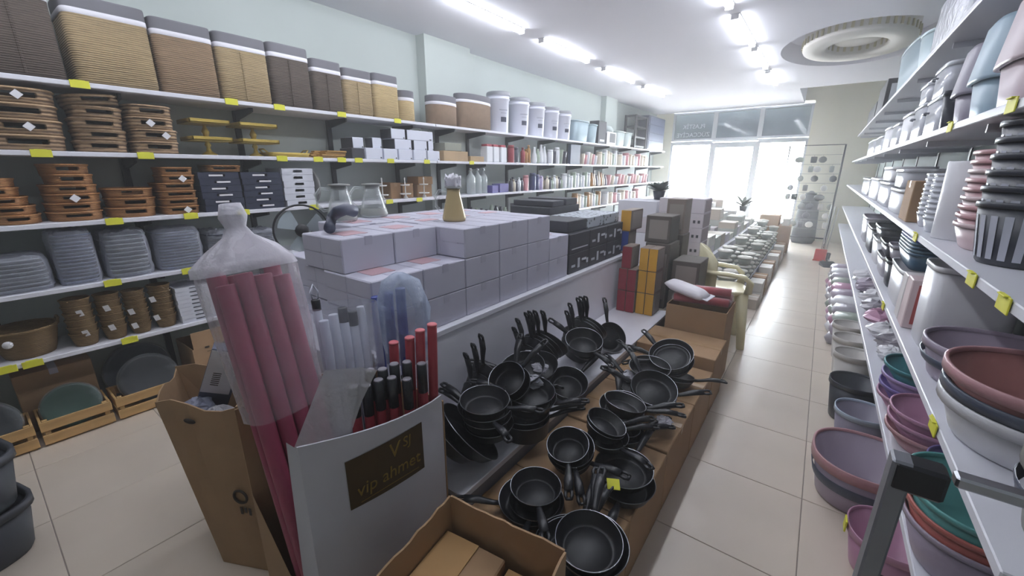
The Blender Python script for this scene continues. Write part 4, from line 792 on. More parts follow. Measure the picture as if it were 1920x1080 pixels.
POSE = {
 'big pan tipped on edge against the white printed box': (-1.1112, 1.0098, 0.5698, 0.0, -0.9076, -2.1591),
 'second big tipped pan with rim facing the shelf front': (-1.0629, 1.0823, 0.5431, -0.1779, -0.7872, -1.9375),
 'first pan of the first upright row, handle up beside the plinth panel': (-1.225, 1.78, 0.5091, 0.2615, -1.0998, -1.9498),
 'second pan of the first upright row, handle up beside the plinth panel': (-1.231, 1.814, 0.5573, 0.1465, -1.0763, -1.8242),
 'third pan of the first upright row, handle up beside the plinth panel': (-1.201, 1.848, 0.5972, 0.0453, -1.0466, -1.7104),
 'fourth pan of the first upright row, handle up beside the plinth panel': (-1.207, 1.882, 0.6039, -0.0419, -1.0117, -1.6087),
 'fifth pan of the first upright row, handle up beside the plinth panel': (-1.201, 1.916, 0.609, -0.1158, -0.9728, -1.5182),
 'sixth pan of the first upright row, handle up beside the plinth panel': (-1.195, 1.975, 0.6034, -0.1778, -0.9308, -1.4377),
 'first pan of the second upright row, handle up near the empty shelf': (-1.13, 2.2, 0.509, 0.2111, -1.1059, -1.8934),
 'second pan of the second upright row, handle up near the empty shelf': (-1.136, 2.234, 0.5567, 0.0981, -1.0795, -1.7692),
 'third pan of the second upright row, handle up near the empty shelf': (-1.106, 2.268, 0.5966, 0.0, -1.0472, -1.6581),
 'fourth pan of the second upright row, handle up near the empty shelf': (-1.112, 2.302, 0.6034, -0.0836, -1.0101, -1.5595),
 'fifth pan of the second upright row, handle up near the empty shelf': (-1.106, 2.336, 0.6084, -0.1537, -0.9693, -1.4723),
 'upside tilted pan between the upright rows': (-0.9846, 1.8614, 0.4554, 0.3287, -0.2645, 1.3339),
 'pan turned away showing its shiny base between the upright rows': (-1.1043, 1.6234, 0.4757, -0.6284, -0.3272, -0.4275),
 'first pan tucked behind the leaning pans, handle against the plinth panel': (-1.245, 1.36, 0.5061, 0.171, -1.1808, -1.7902),
 'second pan tucked behind the leaning pans, handle against the plinth panel': (-1.243, 1.394, 0.5494, 0.0, -1.1868, -1.6057),
 'third pan tucked behind the leaning pans, handle against the plinth panel': (-1.241, 1.428, 0.5927, -0.171, -1.1808, -1.4212),
 'outer pan standing nearly upright at the empty shelf part': (-1.0567, 2.5866, 0.4927, 0.0, -0.9599, 2.5192),
 'bottom saucepan of the dark pile in the shelf middle': (-0.9811, 1.4315, 0.4205, 0.0, -0.0, 0.7056),
 'second pan of the dark pile in the shelf middle': (-0.9892, 1.4419, 0.4843, 0.0523, -0.0027, 0.6536),
 'third pan of the dark pile in the shelf middle': (-0.9796, 1.4632, 0.53, 0.095, 0.0442, 0.5076),
 'bottom pan of the round stack on the lower shelf': (-1.0309, 1.2209, 0.5157, -0.0247, -0.0247, 3.04),
 'middle pan of the round stack on the lower shelf': (-1.0424, 1.2202, 0.5534, -0.0286, -0.02, -3.0688),
 'top pan of the round stack on the lower shelf, grooved floor': (-1.0505, 1.2165, 0.5704, -0.0535, -0.0449, 3.1279),
 'wide pan leaning on the plinth panel, lower one': (-1.0885, 1.7022, 0.5898, -0.2258, 0.2203, -2.3625),
 'wide pan leaning on the plinth panel, upper one': (-1.0963, 1.5839, 0.6272, -0.3295, 0.1172, -2.8038),
 'leaning pan with its handle standing up by the plinth panel': (-1.0486, 1.436, 0.6255, -0.2267, -0.5533, 1.9449),
 'thick sided pan leaning over white packing paper': (-1.0577, 1.4218, 0.6511, 0.3724, -0.5624, 1.0346),
 'flat pan below the standing fan of pans': (-0.9771, 1.4614, 0.5598, -0.0602, -0.0858, 3.1261),
 'second flat pan below the standing fan of pans': (-0.9746, 1.4596, 0.5896, -0.0985, -0.0358, -2.547),
 'pan beside the dark pile, handle over the shelf edge': (-1.0492, 1.2149, 0.6003, 0.0239, 0.0656, -0.5377),
 'second pan beside the dark pile, handle over the shelf edge': (-1.0479, 1.2133, 0.6302, 0.0605, 0.0349, 0.1607),
 'round deep pan propped up facing the aisle': (-1.0321, 2.1565, 0.5827, -0.6022, -0.3776, -3.0099),
 'pan behind the propped deep pan': (-1.0019, 2.0705, 0.629, 0.1314, 0.2862, -0.4925),
 'lower of the two largest nested pans at the front carton': (-0.492, 1.0091, 0.3571, 0.0493, -0.0924, 1.5335),
 'largest shallow frying pan on the front carton, lying on its twin': (-0.4852, 1.0015, 0.3695, 0.029, -0.1006, 1.7412),
 'wide dark pan lowest under the small deep pan, handle towards the plinth': (-0.7303, 1.1169, 0.35, -0.0344, 0.0061, -2.3948),
 'middle pan under the small deep pan with looped handle': (-0.7082, 1.1086, 0.3633, -0.0073, 0.0341, -1.2119),
 'small pan topping three, with bright rim and flat floor': (-0.7152, 1.125, 0.4105, 0.0049, 0.0346, -0.8648),
 'outer pan below the tagged frying pan, handle towards the front': (-0.4627, 1.4281, 0.3514, -0.0091, 0.0516, -1.4161),
 'frying pan with yellow tag near its rim': (-0.4812, 1.4451, 0.4057, 0.0213, -0.0478, 1.4892),
 'outermost of three nested pans leaning at the carton edge': (-0.7002, 1.3944, 0.4114, 0.3097, 0.0537, -0.0389),
 'middle of three nested pans leaning at the carton edge': (-0.6913, 1.3763, 0.4482, 0.1611, 0.2709, -0.8903),
 'innermost of three nested leaning pans with handle across its bowl': (-0.6988, 1.3598, 0.4699, 0.1211, 0.2906, -1.0249),
 'pan under the heap of handles pointing to the aisle': (-0.6159, 1.7367, 0.3547, -0.0756, 0.0436, 0.9213),
 'second pan of the heap with handle over the aisle carton': (-0.635, 1.7376, 0.3866, -0.0456, 0.1685, 0.6173),
 'pan of the heap with handle rising to the plinth': (-0.6548, 1.8289, 0.4346, 0.2408, -0.042, 2.1092),
 'pan of the heap whose handle points across the carton tape': (-0.6201, 1.7503, 0.4998, 0.1391, -0.0121, 0.4269),
 'pan lying flat behind the heap, handle towards the shelf edge': (-0.6624, 2.1494, 0.357, -0.0803, -0.0672, 2.7712),
 'pan above it, handle towards the coloured boxes': (-0.6843, 2.1735, 0.4066, -0.0879, -0.151, 2.7644),
 'leaning pan with its handle over the aisle': (-0.5659, 2.0566, 0.4441, 0.384, 0.0, 0.5312),
 'leaning pan nested in front, handle to the back': (-0.5635, 2.041, 0.467, -0.1373, -0.3597, 2.4851),
 'square topped pan pile on the far carton, bottom piece': (-0.5773, 2.4471, 0.3699, -0.1855, 0.0978, 0.3609),
 'pan in the far carton pile with short handle to the aisle': (-0.5687, 2.4433, 0.389, -0.2702, 0.0714, 0.13),
 'topmost pan on the far carton pile': (-0.5812, 2.486, 0.4674, -0.3838, -0.2129, 2.544),
 'third nested pan at the front carton, handle straight back': (-0.4211, 1.0147, 0.4209, 0.0037, -0.1047, 1.9703),
 'fourth nested pan at the front carton, handle towards the tagged pan': (-0.4297, 1.0067, 0.4387, 0.0164, -0.1034, 1.8576),
 'small pan below the three nested leaning pans': (-0.5922, 1.5259, 0.4638, 0.0449, 0.0535, -0.4609),
 'pan high in the handle heap, handle up to the aisle': (-0.6202, 1.5219, 0.5131, 0.1314, 0.2862, 0.827),
 'pan high in the handle heap, handle to the far carton': (-0.6169, 1.5215, 0.5314, 0.2058, 0.284, 1.0142),
 'pan at the aisle side of the handle heap': (-0.6068, 1.7276, 0.5289, -0.1213, 0.1711, 0.2467),
 'pan behind the handle heap, handle to the shelf face': (-0.5827, 2.4734, 0.4946, -0.4305, 0.0735, -3.0986),
 'pan behind the handle heap, second one': (-0.6625, 2.2892, 0.474, -0.0973, -0.1003, 2.6855),
 'low pan beside the far carton pile': (-0.5577, 2.0314, 0.4948, -0.3628, -0.1285, -2.9268),
 'tilted pan behind the far carton pile': (-0.5842, 2.4608, 0.5218, -0.3185, 0.3035, -2.5208),
}   # resting place (x, y, z) and turn of every pan in the heap
PAN_G = 'black frying pans heaped on and beside the plinth'
def pan_at(px, py, z, hw, ta, tilt, ha, lab, deep=False, h=None, L=.17, scale=None, dp=(0, 0, 0)):
    """rim centre seen at (px,py), lying at height z; ta/ha: directions relative to looking away from the camera"""
    p = W(px, py, Z=z); dep = (p-Vector((0, 0, EYE))).dot(FW); R = hw*dep/FPX if scale is None else scale
    R = round(min(max(R, .07), .16), 2); h = h or (.045 if not deep else .085)
    away = Vector((p.x, p.y, 0)).normalized(); base = math.atan2(away.y, away.x)
    wt = base - math.radians(ta); wh = base - math.radians(ha)
    rot = Matrix.Rotation(wt, 3, 'Z') @ Matrix.Rotation(math.radians(tilt), 3, 'Y') @ Matrix.Rotation(wh-wt, 3, 'Z')
    o = p + Vector(dp) - rot @ Vector((0, 0, h))
    t = thing('frying_pan' if not deep else 'saucepan', lab, 'pan', PAN_G, o); t.rotation_euler = rot.to_euler()
    k = '%.2f%.3f%d' % (R, h, deep)
    part('body', pan_out, t, lambda b: pan_body(b, R, h, deep), 'pb'+k); part('cooking_surface', pan_m, t, lambda b: pan_in(b, R, h, deep), 'pi'+k)
    part('rim', rim_st, t, lambda b: b.torus(R*.995, .0017, h+.001, 40, 5), 'pr'+k)
    hd = part('handle', bakelite, t, lambda b: pan_handle(b, R, h, L), 'ph%s%.2f' % (k, L))
    # keep clear of the plinth panel and let it rest on the surface it stands on
    vs_ = [rot @ v.co for c_ in t.children for v in c_.data.vertices]; fl_ = LZ if o.x < -.94 else BZ
    low = o.z+min(v.z for v in vs_)-fl_
    if o.x < -.94: o.x += max(0, -1.377-(o.x+min(v.x for v in vs_)))
    if low < .001 or (scale and low > .002): o.z += .001-low
    t.location = o
    if lab in POSE: t.location = POSE[lab][:3]; t.rotation_euler = POSE[lab][3:]
    part('rivet', steel, hd, lambda b: b.lathe([(0, -.004), (.007, -.004), (.007, .004), (0, .004)], 10, M=Matrix.Rotation(PI/2, 4, 'Y')), 'prv', (R+.002, 0, h*.87))
    return t
PANS = [
 (1071, 1030, BZ+.055, 71, 180, 6, 28, 'lower of the two largest nested pans at the front carton', 0, .05),
 (1073, 1022, BZ+.085, 69, 180, 6, 16, 'largest shallow frying pan on the front carton, lying on its twin', 0, .05),
 (1000, 950, BZ+.05, 62, 180, 2, -88, 'wide dark pan lowest under the small deep pan, handle towards the plinth', 0, .045),
 (1003, 922, BZ+.10, 50, 180, 2, -168, 'middle pan under the small deep pan with looped handle', 0, .045),
 (1005, 892, BZ+.16, 47, 180, 2, 172, 'small pan topping three, with bright rim and flat floor', 0, .05),
 (1160, 922, BZ+.055, 57, 180, 3, 190, 'outer pan below the tagged frying pan, handle towards the front', 0, .05),
 (1156, 902, BZ+.085, 54, 180, 3, 24, 'frying pan with yellow tag near its rim', 0, .045),
 (1066, 834, BZ+.15, 43, 200, 18, 120, 'outermost of three nested pans leaning at the carton edge', 0, .06),
 (1061, 830, BZ+.17, 42, 200, 18, 170, 'middle of three nested pans leaning at the carton edge', 0, .06),
 (1055, 825, BZ+.19, 41, 200, 18, 178, 'innermost of three nested leaning pans with handle across its bowl', 0, .06),
 (1120, 812, BZ+.05, 44, 0, 5, 60, 'pan under the heap of handles pointing to the aisle', 0, .045),
 (1150, 790, BZ+.09, 42, 60, 10, 75, 'second pan of the heap with handle over the aisle carton', 0, .045),
 (1145, 765, BZ+.13, 40, 90, 14, -40, 'pan of the heap with handle rising to the plinth', 0, .045),
 (1165, 775, BZ+.15, 40, 180, 8, 85, 'pan of the heap whose handle points across the carton tape', 0, .045),
 (1180, 735, BZ+.07, 40, 180, 6, -50, 'pan lying flat behind the heap, handle towards the shelf edge', 0, .045),
 (1190, 715, BZ+.11, 38, 160, 10, -62, 'pan above it, handle towards the coloured boxes', 0, .045),
 (1222, 742, BZ+.14, 41, 165, 22, 75, 'leaning pan with its handle over the aisle', 0, .05),
 (1216, 732, BZ+.16, 40, 165, 22, -35, 'leaning pan nested in front, handle to the back', 0, .05),
 (1258, 700, BZ+.08, 42, 20, 12, 82, 'square topped pan pile on the far carton, bottom piece', 0, .045),
 (1262, 690, BZ+.12, 40, 20, 16, 95, 'pan in the far carton pile with short handle to the aisle', 0, .045),
 (1258, 678, BZ+.16, 38, 200, 25, -40, 'topmost pan on the far carton pile', 0, .05),
 (1084, 1010, BZ+.11, 66, 180, 6, 2, 'third nested pan at the front carton, handle straight back', 0, .05),
 (1078, 1004, BZ+.125, 62, 180, 6, 9, 'fourth nested pan at the front carton, handle towards the tagged pan', 0, .05),
 (1110, 845, BZ+.05, 38, 180, 4, 140, 'small pan below the three nested leaning pans', 0, .045),
 (1128, 800, BZ+.17, 38, 90, 18, 66, 'pan high in the handle heap, handle up to the aisle', 0, .045),
 (1140, 785, BZ+.19, 38, 90, 20, 55, 'pan high in the handle heap, handle to the far carton', 0, .045),
 (1160, 800, BZ+.12, 38, 60, 12, 95, 'pan at the aisle side of the handle heap', 0, .045),
 (1150, 748, BZ+.06, 38, 180, 6, -30, 'pan behind the handle heap, handle to the shelf face', 0, .045),
 (1168, 728, BZ+.10, 38, 180, 8, -44, 'pan behind the handle heap, second one', 0, .045),
 (1200, 705, BZ+.05, 36, 180, 6, -38, 'low pan beside the far carton pile', 0, .045),
 (1235, 668, BZ+.10, 36, 200, 20, -55, 'tilted pan behind the far carton pile', 0, .045),
 # lower shelf
 (1020, 760, LZ+.05, 42, 180, 2, 100, 'pan beside the dark pile, handle over the shelf edge', 0, .05),
 (1018, 742, LZ+.10, 40, 180, 5, 118, 'second pan beside the dark pile, handle over the shelf edge', 0, .05),
 (1052, 690, LZ+.16, 36, 170, 24, 40, 'upside tilted pan between the upright rows', 0, .06),
 (1048, 660, LZ+.19, 36, 30, 40, 150, 'pan turned away showing its shiny base between the upright rows', 0, .06),
 (929, 806, LZ+.05, 44, 180, 2, -45, 'bottom pan of the round stack on the lower shelf', 0, .05),
 (929, 798, LZ+.09, 43, 180, 2, -55, 'middle pan of the round stack on the lower shelf', 0, .05),
 (929, 788, LZ+.13, 42, 180, 4, -50, 'top pan of the round stack on the lower shelf, grooved floor', 0, .05),
 (846, 818, LZ+.18, 78, 80, 52, -100, 'big pan tipped on edge against the white printed box', 0, .05),
 (864, 812, LZ+.15, 70, 80, 46, -110, 'second big tipped pan with rim facing the shelf front', 0, .05),
 (984, 788, LZ+.06, 48, 180, 0, 60, 'bottom saucepan of the dark pile in the shelf middle', 1, .085),
 (984, 762, LZ+.13, 46, 180, 3, 75, 'second pan of the dark pile in the shelf middle', 0, .05),
 (990, 745, LZ+.18, 44, 160, 6, 95, 'third pan of the dark pile in the shelf middle', 0, .05),
 (905, 722, LZ+.14, 42, -140, 30, -95, 'wide pan leaning on the plinth panel, lower one', 0, .05),
 (912, 705, LZ+.19, 42, -140, 32, -100, 'wide pan leaning on the plinth panel, upper one', 0, .05),
 (945, 690, LZ+.22, 34, -140, 34, 20, 'leaning pan with its handle standing up by the plinth panel', 0, .05),
 (972, 692, LZ+.24, 33, -150, 28, 60, 'thick sided pan leaning over white packing paper', 1, .07),
 (1040, 720, LZ+.07, 42, 180, 4, 150, 'flat pan below the standing fan of pans', 0, .05),
 (1035, 700, LZ+.12, 40, 180, 6, 130, 'second flat pan below the standing fan of pans', 0, .05),
 (1092, 686, LZ+.11, 33, 170, 30, -35, 'round deep pan propped up facing the aisle', 0, .06),
 (1080, 690, LZ+.09, 33, 170, 30, 170, 'pan behind the propped deep pan', 0, .06),
 (1112, 652, LZ+.13, 32, 150, 55, -30, 'outer pan standing nearly upright at the empty shelf part', 0, .05),
]
for i, (px, py, z_, hw, ta, tl, ha, lb, dp_, h_) in enumerate(PANS): pan_at(px, py, z_, hw, ta, tl, ha, lb, bool(dp_), h_)
for k in range(6):
    pan_at(1003+3*k, 676-6*k, LZ+.15, 36, 95, 62, -85+4*k, '%s pan of the first upright row, handle up beside the plinth panel' % ['first', 'second', 'third', 'fourth', 'fifth', 'sixth'][k], False, .045, scale=.12, dp=(0, .012*k, 0))
for k in range(5):
    pan_at(1062+6*k, 668-6*k, LZ+.14, 34, 110, 60, -70+5*k, '%s pan of the second upright row, handle up near the empty shelf' % ['first', 'second', 'third', 'fourth', 'fifth'][k], False, .045, scale=.115, dp=(0, .01*k, 0))
for k in range(3):
    pan_at(918+10*k, 690-3*k, LZ+.16, 32, 20, 66, -160+6*k, '%s pan tucked behind the leaning pans, handle against the plinth panel' % ['first', 'second', 'third'][k], False, .045, scale=.11)
# tag in the pan and crumpled packing paper
p = W(1150, 908, Z=BZ+.125)
solid('price_tag', yellow_tag, lambda b: b.cbox(.05, .042, .002, .0008), 'yellow price tag lying in the frying pan on the aisle carton', 'price tag', 'yellow shelf price tags', None, p, (.5, .1, .6))
paper = mat('packing_paper', '#a9a8b0', .8)
def crumple(b, r, seed):
    rnd = random.Random(seed); o = len(b.v)
    b.lathe([(0, -.3*r)]+[(r*math.cos(a*PI/10), r*.55*math.sin(a*PI/10)) for a in range(-3, 5)]+[(0, r*.55)], 14)
    for i in range(o, len(b.v)): b.v[i] = tuple(c*(1+.5*(rnd.random()-.5)) for c in b.v[i])
    for i in range(len(b.sm)): b.sm[i] = False
for i, (px, py, z_, r, lb) in enumerate(((995, 668, LZ+.24, .05, 'crumpled white packing paper between the leaning pans'), (1012, 690, LZ+.23, .045, 'crumpled packing paper under a thick handle'), (1003, 715, LZ+.20, .05, 'folded packing paper lying on the dark pan pile'), (1180, 705, BZ+.10, .055, 'packing paper sheet among the aisle pans'), (1245, 790, BZ+.07, .04, 'packing paper at the aisle edge of the pans'), (1190, 760, BZ+.12, .04, 'packing paper under the leaning aisle pan'))):
    solid('packing_paper', paper, lambda b: crumple(b, r, i), lb, 'paper', 'crumpled packing paper', None, W(px, py, Z=z_), (0, 0, i))
# ================================================================== white printed box with rolls
VX, VY0, VY1, VH = -.96, .385, .88, .93
vb = thing('printed_box', 'tall white carton with gold brand panel holding rolls and red sticks', 'box', None, (0, 0, 0))
wcard = mat('worn_white_card', '#c2c1c9', .75, var=.06, scale=3)
def bow(y):  # the front bulges a little
    u = (y-VY0)/(VY1-VY0); return VX + .02*math.sin(PI*u)
def vip_front(b):
    N = 10; v = []
    for i in range(N+1):
        y = VY0+(VY1-VY0)*i/N; u = i/N
        top = .975 - .092*u - .012*math.sin(PI*u) + (.006 if u > .93 else 0)
        for dx in (0, -.006): v += [(bow(y)+dx, y, .0), (bow(y)+dx, y, top)]
    f = []
    for i in range(N):
        a = 4*i; c = a+4
        f += [(a, c, c+1, a+1), (a+2, a+3, c+3, c+2), (a+1, c+1, c+3, a+3), (a, a+2, c+2, c)]
    f += [(0, 1, 3, 2), (4*N, 4*N+2, 4*N+3, 4*N+1)]
    b.add(v, f, False)
part('front_panel', wcard, vb, vip_front)
part('side_flap', wcard, vb, lambda b: b.add([(VX, VY0, .0), (VX, VY0, .97), (VX-.03, VY0-.012, .985), (VX-.05, VY0-.02, .55), (VX-.05, VY0-.02, 0)], [(0, 1, 2, 3, 4)]))
part('side_panel', kraft_d, vb, lambda b: b.box(-1.36, VX-.004, VY1+.006, VY1+.012, .0, .86)); part('side_panel', kraft_d, vb, lambda b: b.box(-1.366, -1.36, VY0, VY1+.012, .0, VH))
part('bottom_panel', kraft_d, vb, lambda b: b.box(-1.36, VX-.012, VY0, VY1+.005, .0, .006))
part('lower_flap', kraft, vb, lambda b: b.add([(-1.36, VY0-.002, 0), (VX-.02, VY0-.002, 0), (VX-.02, VY0-.002, .12), (-1.14, VY0-.004, .40), (-1.36, VY0-.002, .62)], [(0, 1, 2, 3, 4)]))
brown_p = mat('brown_gold_panel', '#4a3a20', .5); gold_t = mat('gold_foil', '#8f7636', .4, .3)
pz0, pz1 = zat(952, VX+.015, yat(655, VX+.015, .8)), 0
def vip_patch(b):
    N = 8; v = []
    ya, yb = .494, .772
    for i in range(N+1):
        y = ya+(yb-ya)*i/N
        v += [(bow(y)+.002, y, .701-.035*i/N), (bow(y)+.002, y, .866-.02*i/N)]
    b.add(v, [(2*i, 2*i+2, 2*i+3, 2*i+1) for i in range(N)])
pp = part('brand_panel', brown_p, vb, vip_patch)
YZ = frame((0, 1, 0), (0, 0, 1), (1, 0, 0))
ya, yb = .494, .772; ym = (ya+yb)/2; TR = Matrix.Rotation(-.1, 4, 'X')
text('vip ahmet', .060, gold_t, pp, Matrix.Translation((VX+.0235, ym, .742)) @ TR @ YZ)
text('V', .07, gold_t, pp, Matrix.Translation((VX+.024, ym+.02, .812)) @ TR @ YZ); text('SJ', .048, gold_t, pp, Matrix.Translation((VX+.024, ym+.068, .818)) @ TR @ YZ)
part('gold_rule', gold_t, pp, lambda b: b.box(VX+.022, VX+.0225, ya+.03, yb-.03, .700, .702, M=Matrix.Translation((0, ym, .70)) @ TR @ Matrix.Translation((0, -ym, -.70))))
# --- rolls and sticks standing in the box
pink = mat('pink_roll_paper', '#963f58', .55, var=.1, scale=5); pinkd = mat('pink_roll_end', '#b8566e', .5)
def stick(a, c, r, m, name, lab, cat, grp, ends=None, n=12):
    a, c = Vector(a), Vector(c); d = c-a; L = d.length
    t = thing(name, lab, cat, grp, a); t.rotation_euler = d.to_track_quat('Z', 'Y').to_euler()
    part('shaft', m, t, lambda b: b.lathe([(0, 0), (r, 0), (r, L-.002), (r*.9, L), (0, L)], n))
    if ends: part('end_cap', ends[0], t, lambda b: b.lathe([(r*1.02, L-ends[1]), (r*1.04, L-ends[1]), (r*1.04, L+.001), (r*.9, L+.003), (0, L+.003)], n))
    return t, L
top0 = Vector((-1.305, .475, 1.345)); bot0 = Vector((-1.045, .500, .012))
rolln = ['first', 'second', 'third', 'fourth', 'fifth', 'sixth', 'seventh', 'eighth']
for k in range(8):
    u = (k % 4)/3; v = k//4
    o_ = Vector((.026-.052*v, -.075+.05*(k % 4), 0)); a = bot0+o_; c = top0+o_+(top0-bot0).normalized()*(.012*((k*2) % 3))
    stick(a, c, .024, pink, 'pink_roll', '%s pink roll of the bagged bundle leaning out of the white carton, %s row' % (['first', 'second', 'third', 'fourth'][k % 4], ('aisle side', 'wall side')[v]), 'roll', 'pink rolls in a bag')
def bagm(b):
    d = (top0-bot0).normalized(); rnd = random.Random(3); o = len(b.v)
    M = Matrix.Translation(bot0+d*.95) @ d.to_track_quat('Z', 'Y').to_matrix().to_4x4()
    L = (top0-bot0).length-.95
    b.lathe([(.105, 0), (.108, L*.3), (.116, L*.6), (.118, L*.9), (.12, L+.02), (.112, L+.05), (.075, L+.09), (.035, L+.125), (.022, L+.15), (.03, L+.18), (.022, L+.215)], 30, 1.08, .75, 3)
    for i in range(o, len(b.v)):
        x, y, z = b.v[i]; k = 1+(.10 if z > L else .05)*(rnd.random()-.5); b.v[i] = tuple(M @ Vector((x*k, y*k, z)))
_bag = solid('plastic_bag', film('bundle_bag', '#dcd6e0', .86, .25, .4, 12), bagm, 'clear plastic bag knotted over the pink rolls', 'bag', None, None)
def bagtop(b):
    d = (top0-bot0).normalized(); rnd = random.Random(5); o = len(b.v)
    M = Matrix.Translation(bot0+d*.95) @ d.to_track_quat('Z', 'Y').to_matrix().to_4x4(); L = (top0-bot0).length-.95
    b.lathe([(.1225, L+.025), (.116, L+.05), (.078, L+.09), (.036, L+.125), (.024, L+.15), (.032, L+.18), (.024, L+.217), (0, L+.21)], 30, 1.08, .75, 3)
    for i in range(o, len(b.v)):
        x, y, z = b.v[i]; k = 1+.12*(rnd.random()-.4); b.v[i] = tuple(M @ Vector((x*k, y*k, z)))
part('knotted_top', film('milky_top_film', '#dedce6', .62, .3, .6, 14), _bag, bagtop)
# open tall carton beside it
ct = [Vector(v) for v in ((-2.02, .312, .75), (-1.69, .486, .75), (-1.99, .76, .75), (-2.32, .463, .75))]
cbm = [Vector(v) for v in ((-1.84, .365, .001), (-1.56, .50, .001), (-1.80, .72, .001), (-2.06, .50, .001))]
tc_ = thing('open_carton', 'tall slumped open brown carton with round printed mark, full of bags', 'box', None, (0, 0, 0))
def wallq(b, i, j, tcol=.006):
    a, c, d, e = cbm[i], cbm[j], ct[j], ct[i]; cen = sum(ct, Vector())/4; nrm = (c-a).cross(e-a).normalized()
    v = []
    for q in (0, 1):
        for u in range(6):
            for w in range(6):
                s_, t_ = u/5, w/5; p_ = (a*(1-s_)+c*s_)*(1-t_)+(e*(1-s_)+d*s_)*t_
                p_ = p_ + nrm*(.018*math.sin(PI*s_)*math.sin(PI*t_)) - nrm*tcol*q
                if w == 5: p_ = p_ + Vector((0, 0, .02*math.sin(7*s_+i)))
                v.append(p_)
    f = []
    for q in (0, 1):
        for u in range(5):
            for w in range(5):
                k = 36*q+6*u+w; f.append((k, k+6, k+7, k+1) if not q else (k, k+1, k+7, k+6))
    for u in range(5): k = 6*u+5; f.append((k, k+6, 36+k+6, 36+k))
    b.add(v, f, False)
for i, j in ((0, 1), (1, 2), (2, 3), (3, 0)): part('side_panel', kraft_d, tc_, lambda b: wallq(b, i, j))
part('bottom_panel', kraft_d, tc_, lambda b: b.add(cbm, [(0, 1, 2, 3)]))
d01 = (cbm[1]-cbm[0]).normalized(); n01 = d01.cross(Vector((0, 0, 1)))
cc = (ct[0]*.25+ct[1]*.75)*.5+(cbm[0]*.25+cbm[1]*.75)*.5
part('print', dark_ink, tc_, lambda b: b.torus(.03, .005, 0, 20, 5, M=Matrix.Translation(cc+n01*.02) @ frame(tuple(d01), (0, 0, 1), tuple(n01))))
part('print', dark_ink, tc_, lambda b: [b.box(-.012+.02*k, .0+.02*k, -.085+.01*(k % 2), -.05, 0, .001, M=Matrix.Translation(cc+n01*.021) @ frame(tuple(d01), (0, 0, 1), tuple(n01))) for k in range(3)])
part('print', dark_ink, tc_, lambda b: b.lathe([(0, 0), (.018, 0), (0, .001)], 12, 1.6, .7, M=Matrix.Translation((ct[0]*.6+ct[1]*.4)*.92+(cbm[0]*.6+cbm[1]*.4)*.08+n01*.012) @ frame(tuple(d01), (0, 0, 1), tuple(n01))))
gb2 = thing('labelled_box', 'slim grey box with white barcode label sticking out of the tall carton', 'box', None, (0, 0, 0))
_a, _c = W(392, 775, Z=.56), W(432, 650, Z=.93)
_d = (_c-_a).normalized(); _n = (Vector((0, 0, EYE))-_a).normalized(); _n = (_n-_d*_n.dot(_d)).normalized(); _s = _d.cross(_n)
gb2.matrix_world = Matrix.Translation(_a-_d*.03) @ frame(tuple(_n), tuple(_s), tuple(_d))
part('body', mat('grey_blue_card', '#5f6478', .6), gb2, lambda b: b.cbox(.05, .12, .46, .004)); part('paper_label', mat('label_paper', '#e6e4ea', .6), gb2, lambda b: b.box(.0255, .0265, -.058, .05, .2, .455))
for k in range(7): part('barcode_bar', dark_ink, gb2, lambda b: b.box(.0267, .027, -.03, .0, .25+.012*k, .255+.012*k))
for i, (x, y, z_, r) in enumerate(((-2.045, .445, .655, .062), (-1.925, .475, .64, .06), (-2.10, .53, .655, .052), (-1.90, .60, .62, .055))):
    solid('small_plastic_bag', film('bag_%d' % (i % 2), ('#9aa0b6', '#c6c6cc')[i % 2], .45, .2, .8, 20), lambda b: crumple(b, r, 10+i), ['blue grey crumpled bag in the tall carton', 'clear crumpled bag in front in the tall carton', 'blue grey bag at the wall side of the tall carton', 'clear bag under the labelled grey box'][i], 'bag', 'bags in the tall carton', None, (x, y, z_), (0, 0, i))
# white handles
wst = mat('white_coated_stick', '#c2c6d4', .4)
for k in range(5):
    a = (-1.20, .65+.0345*k, .012); c = (-1.30, .672+.0365*k, 1.155+.012*(k % 3))
    stick(a, c, .016, wst, 'white_stick', '%s white broom handle standing behind the white carton edge' % rolln[k], 'handle', 'white broom handles', ends=(blk, .05) if k in (2, 3) else None)
t, L_ = stick((-1.243, .668, .012), (-1.337, .672, 1.22), .014, wst, 'hooked_handle', 'white handle with black collar and looped white hook on top', 'handle', 'white broom handles', ends=(blk, .035))
part('hook', wst, t, lambda b: b.tube([(-.008, 0, L_), (-.012, 0, L_+.03), (0, 0, L_+.055), (.012, 0, L_+.03), (.008, 0, L_)], .004, 6))
solid('plastic_sleeve', film('sleeve_film', '#d3d8e6', .72, .2, .6, 15), lambda b: b.tube([(-1.284, .728, .94), (-1.296, .734, 1.06), (-1.306, .738, 1.15), (-1.309, .74, 1.195)], [.132, .132, .132, .125], 24, .5, cap=False), 'clear plastic sleeve around the white handles', 'plastic sleeve', None, None)
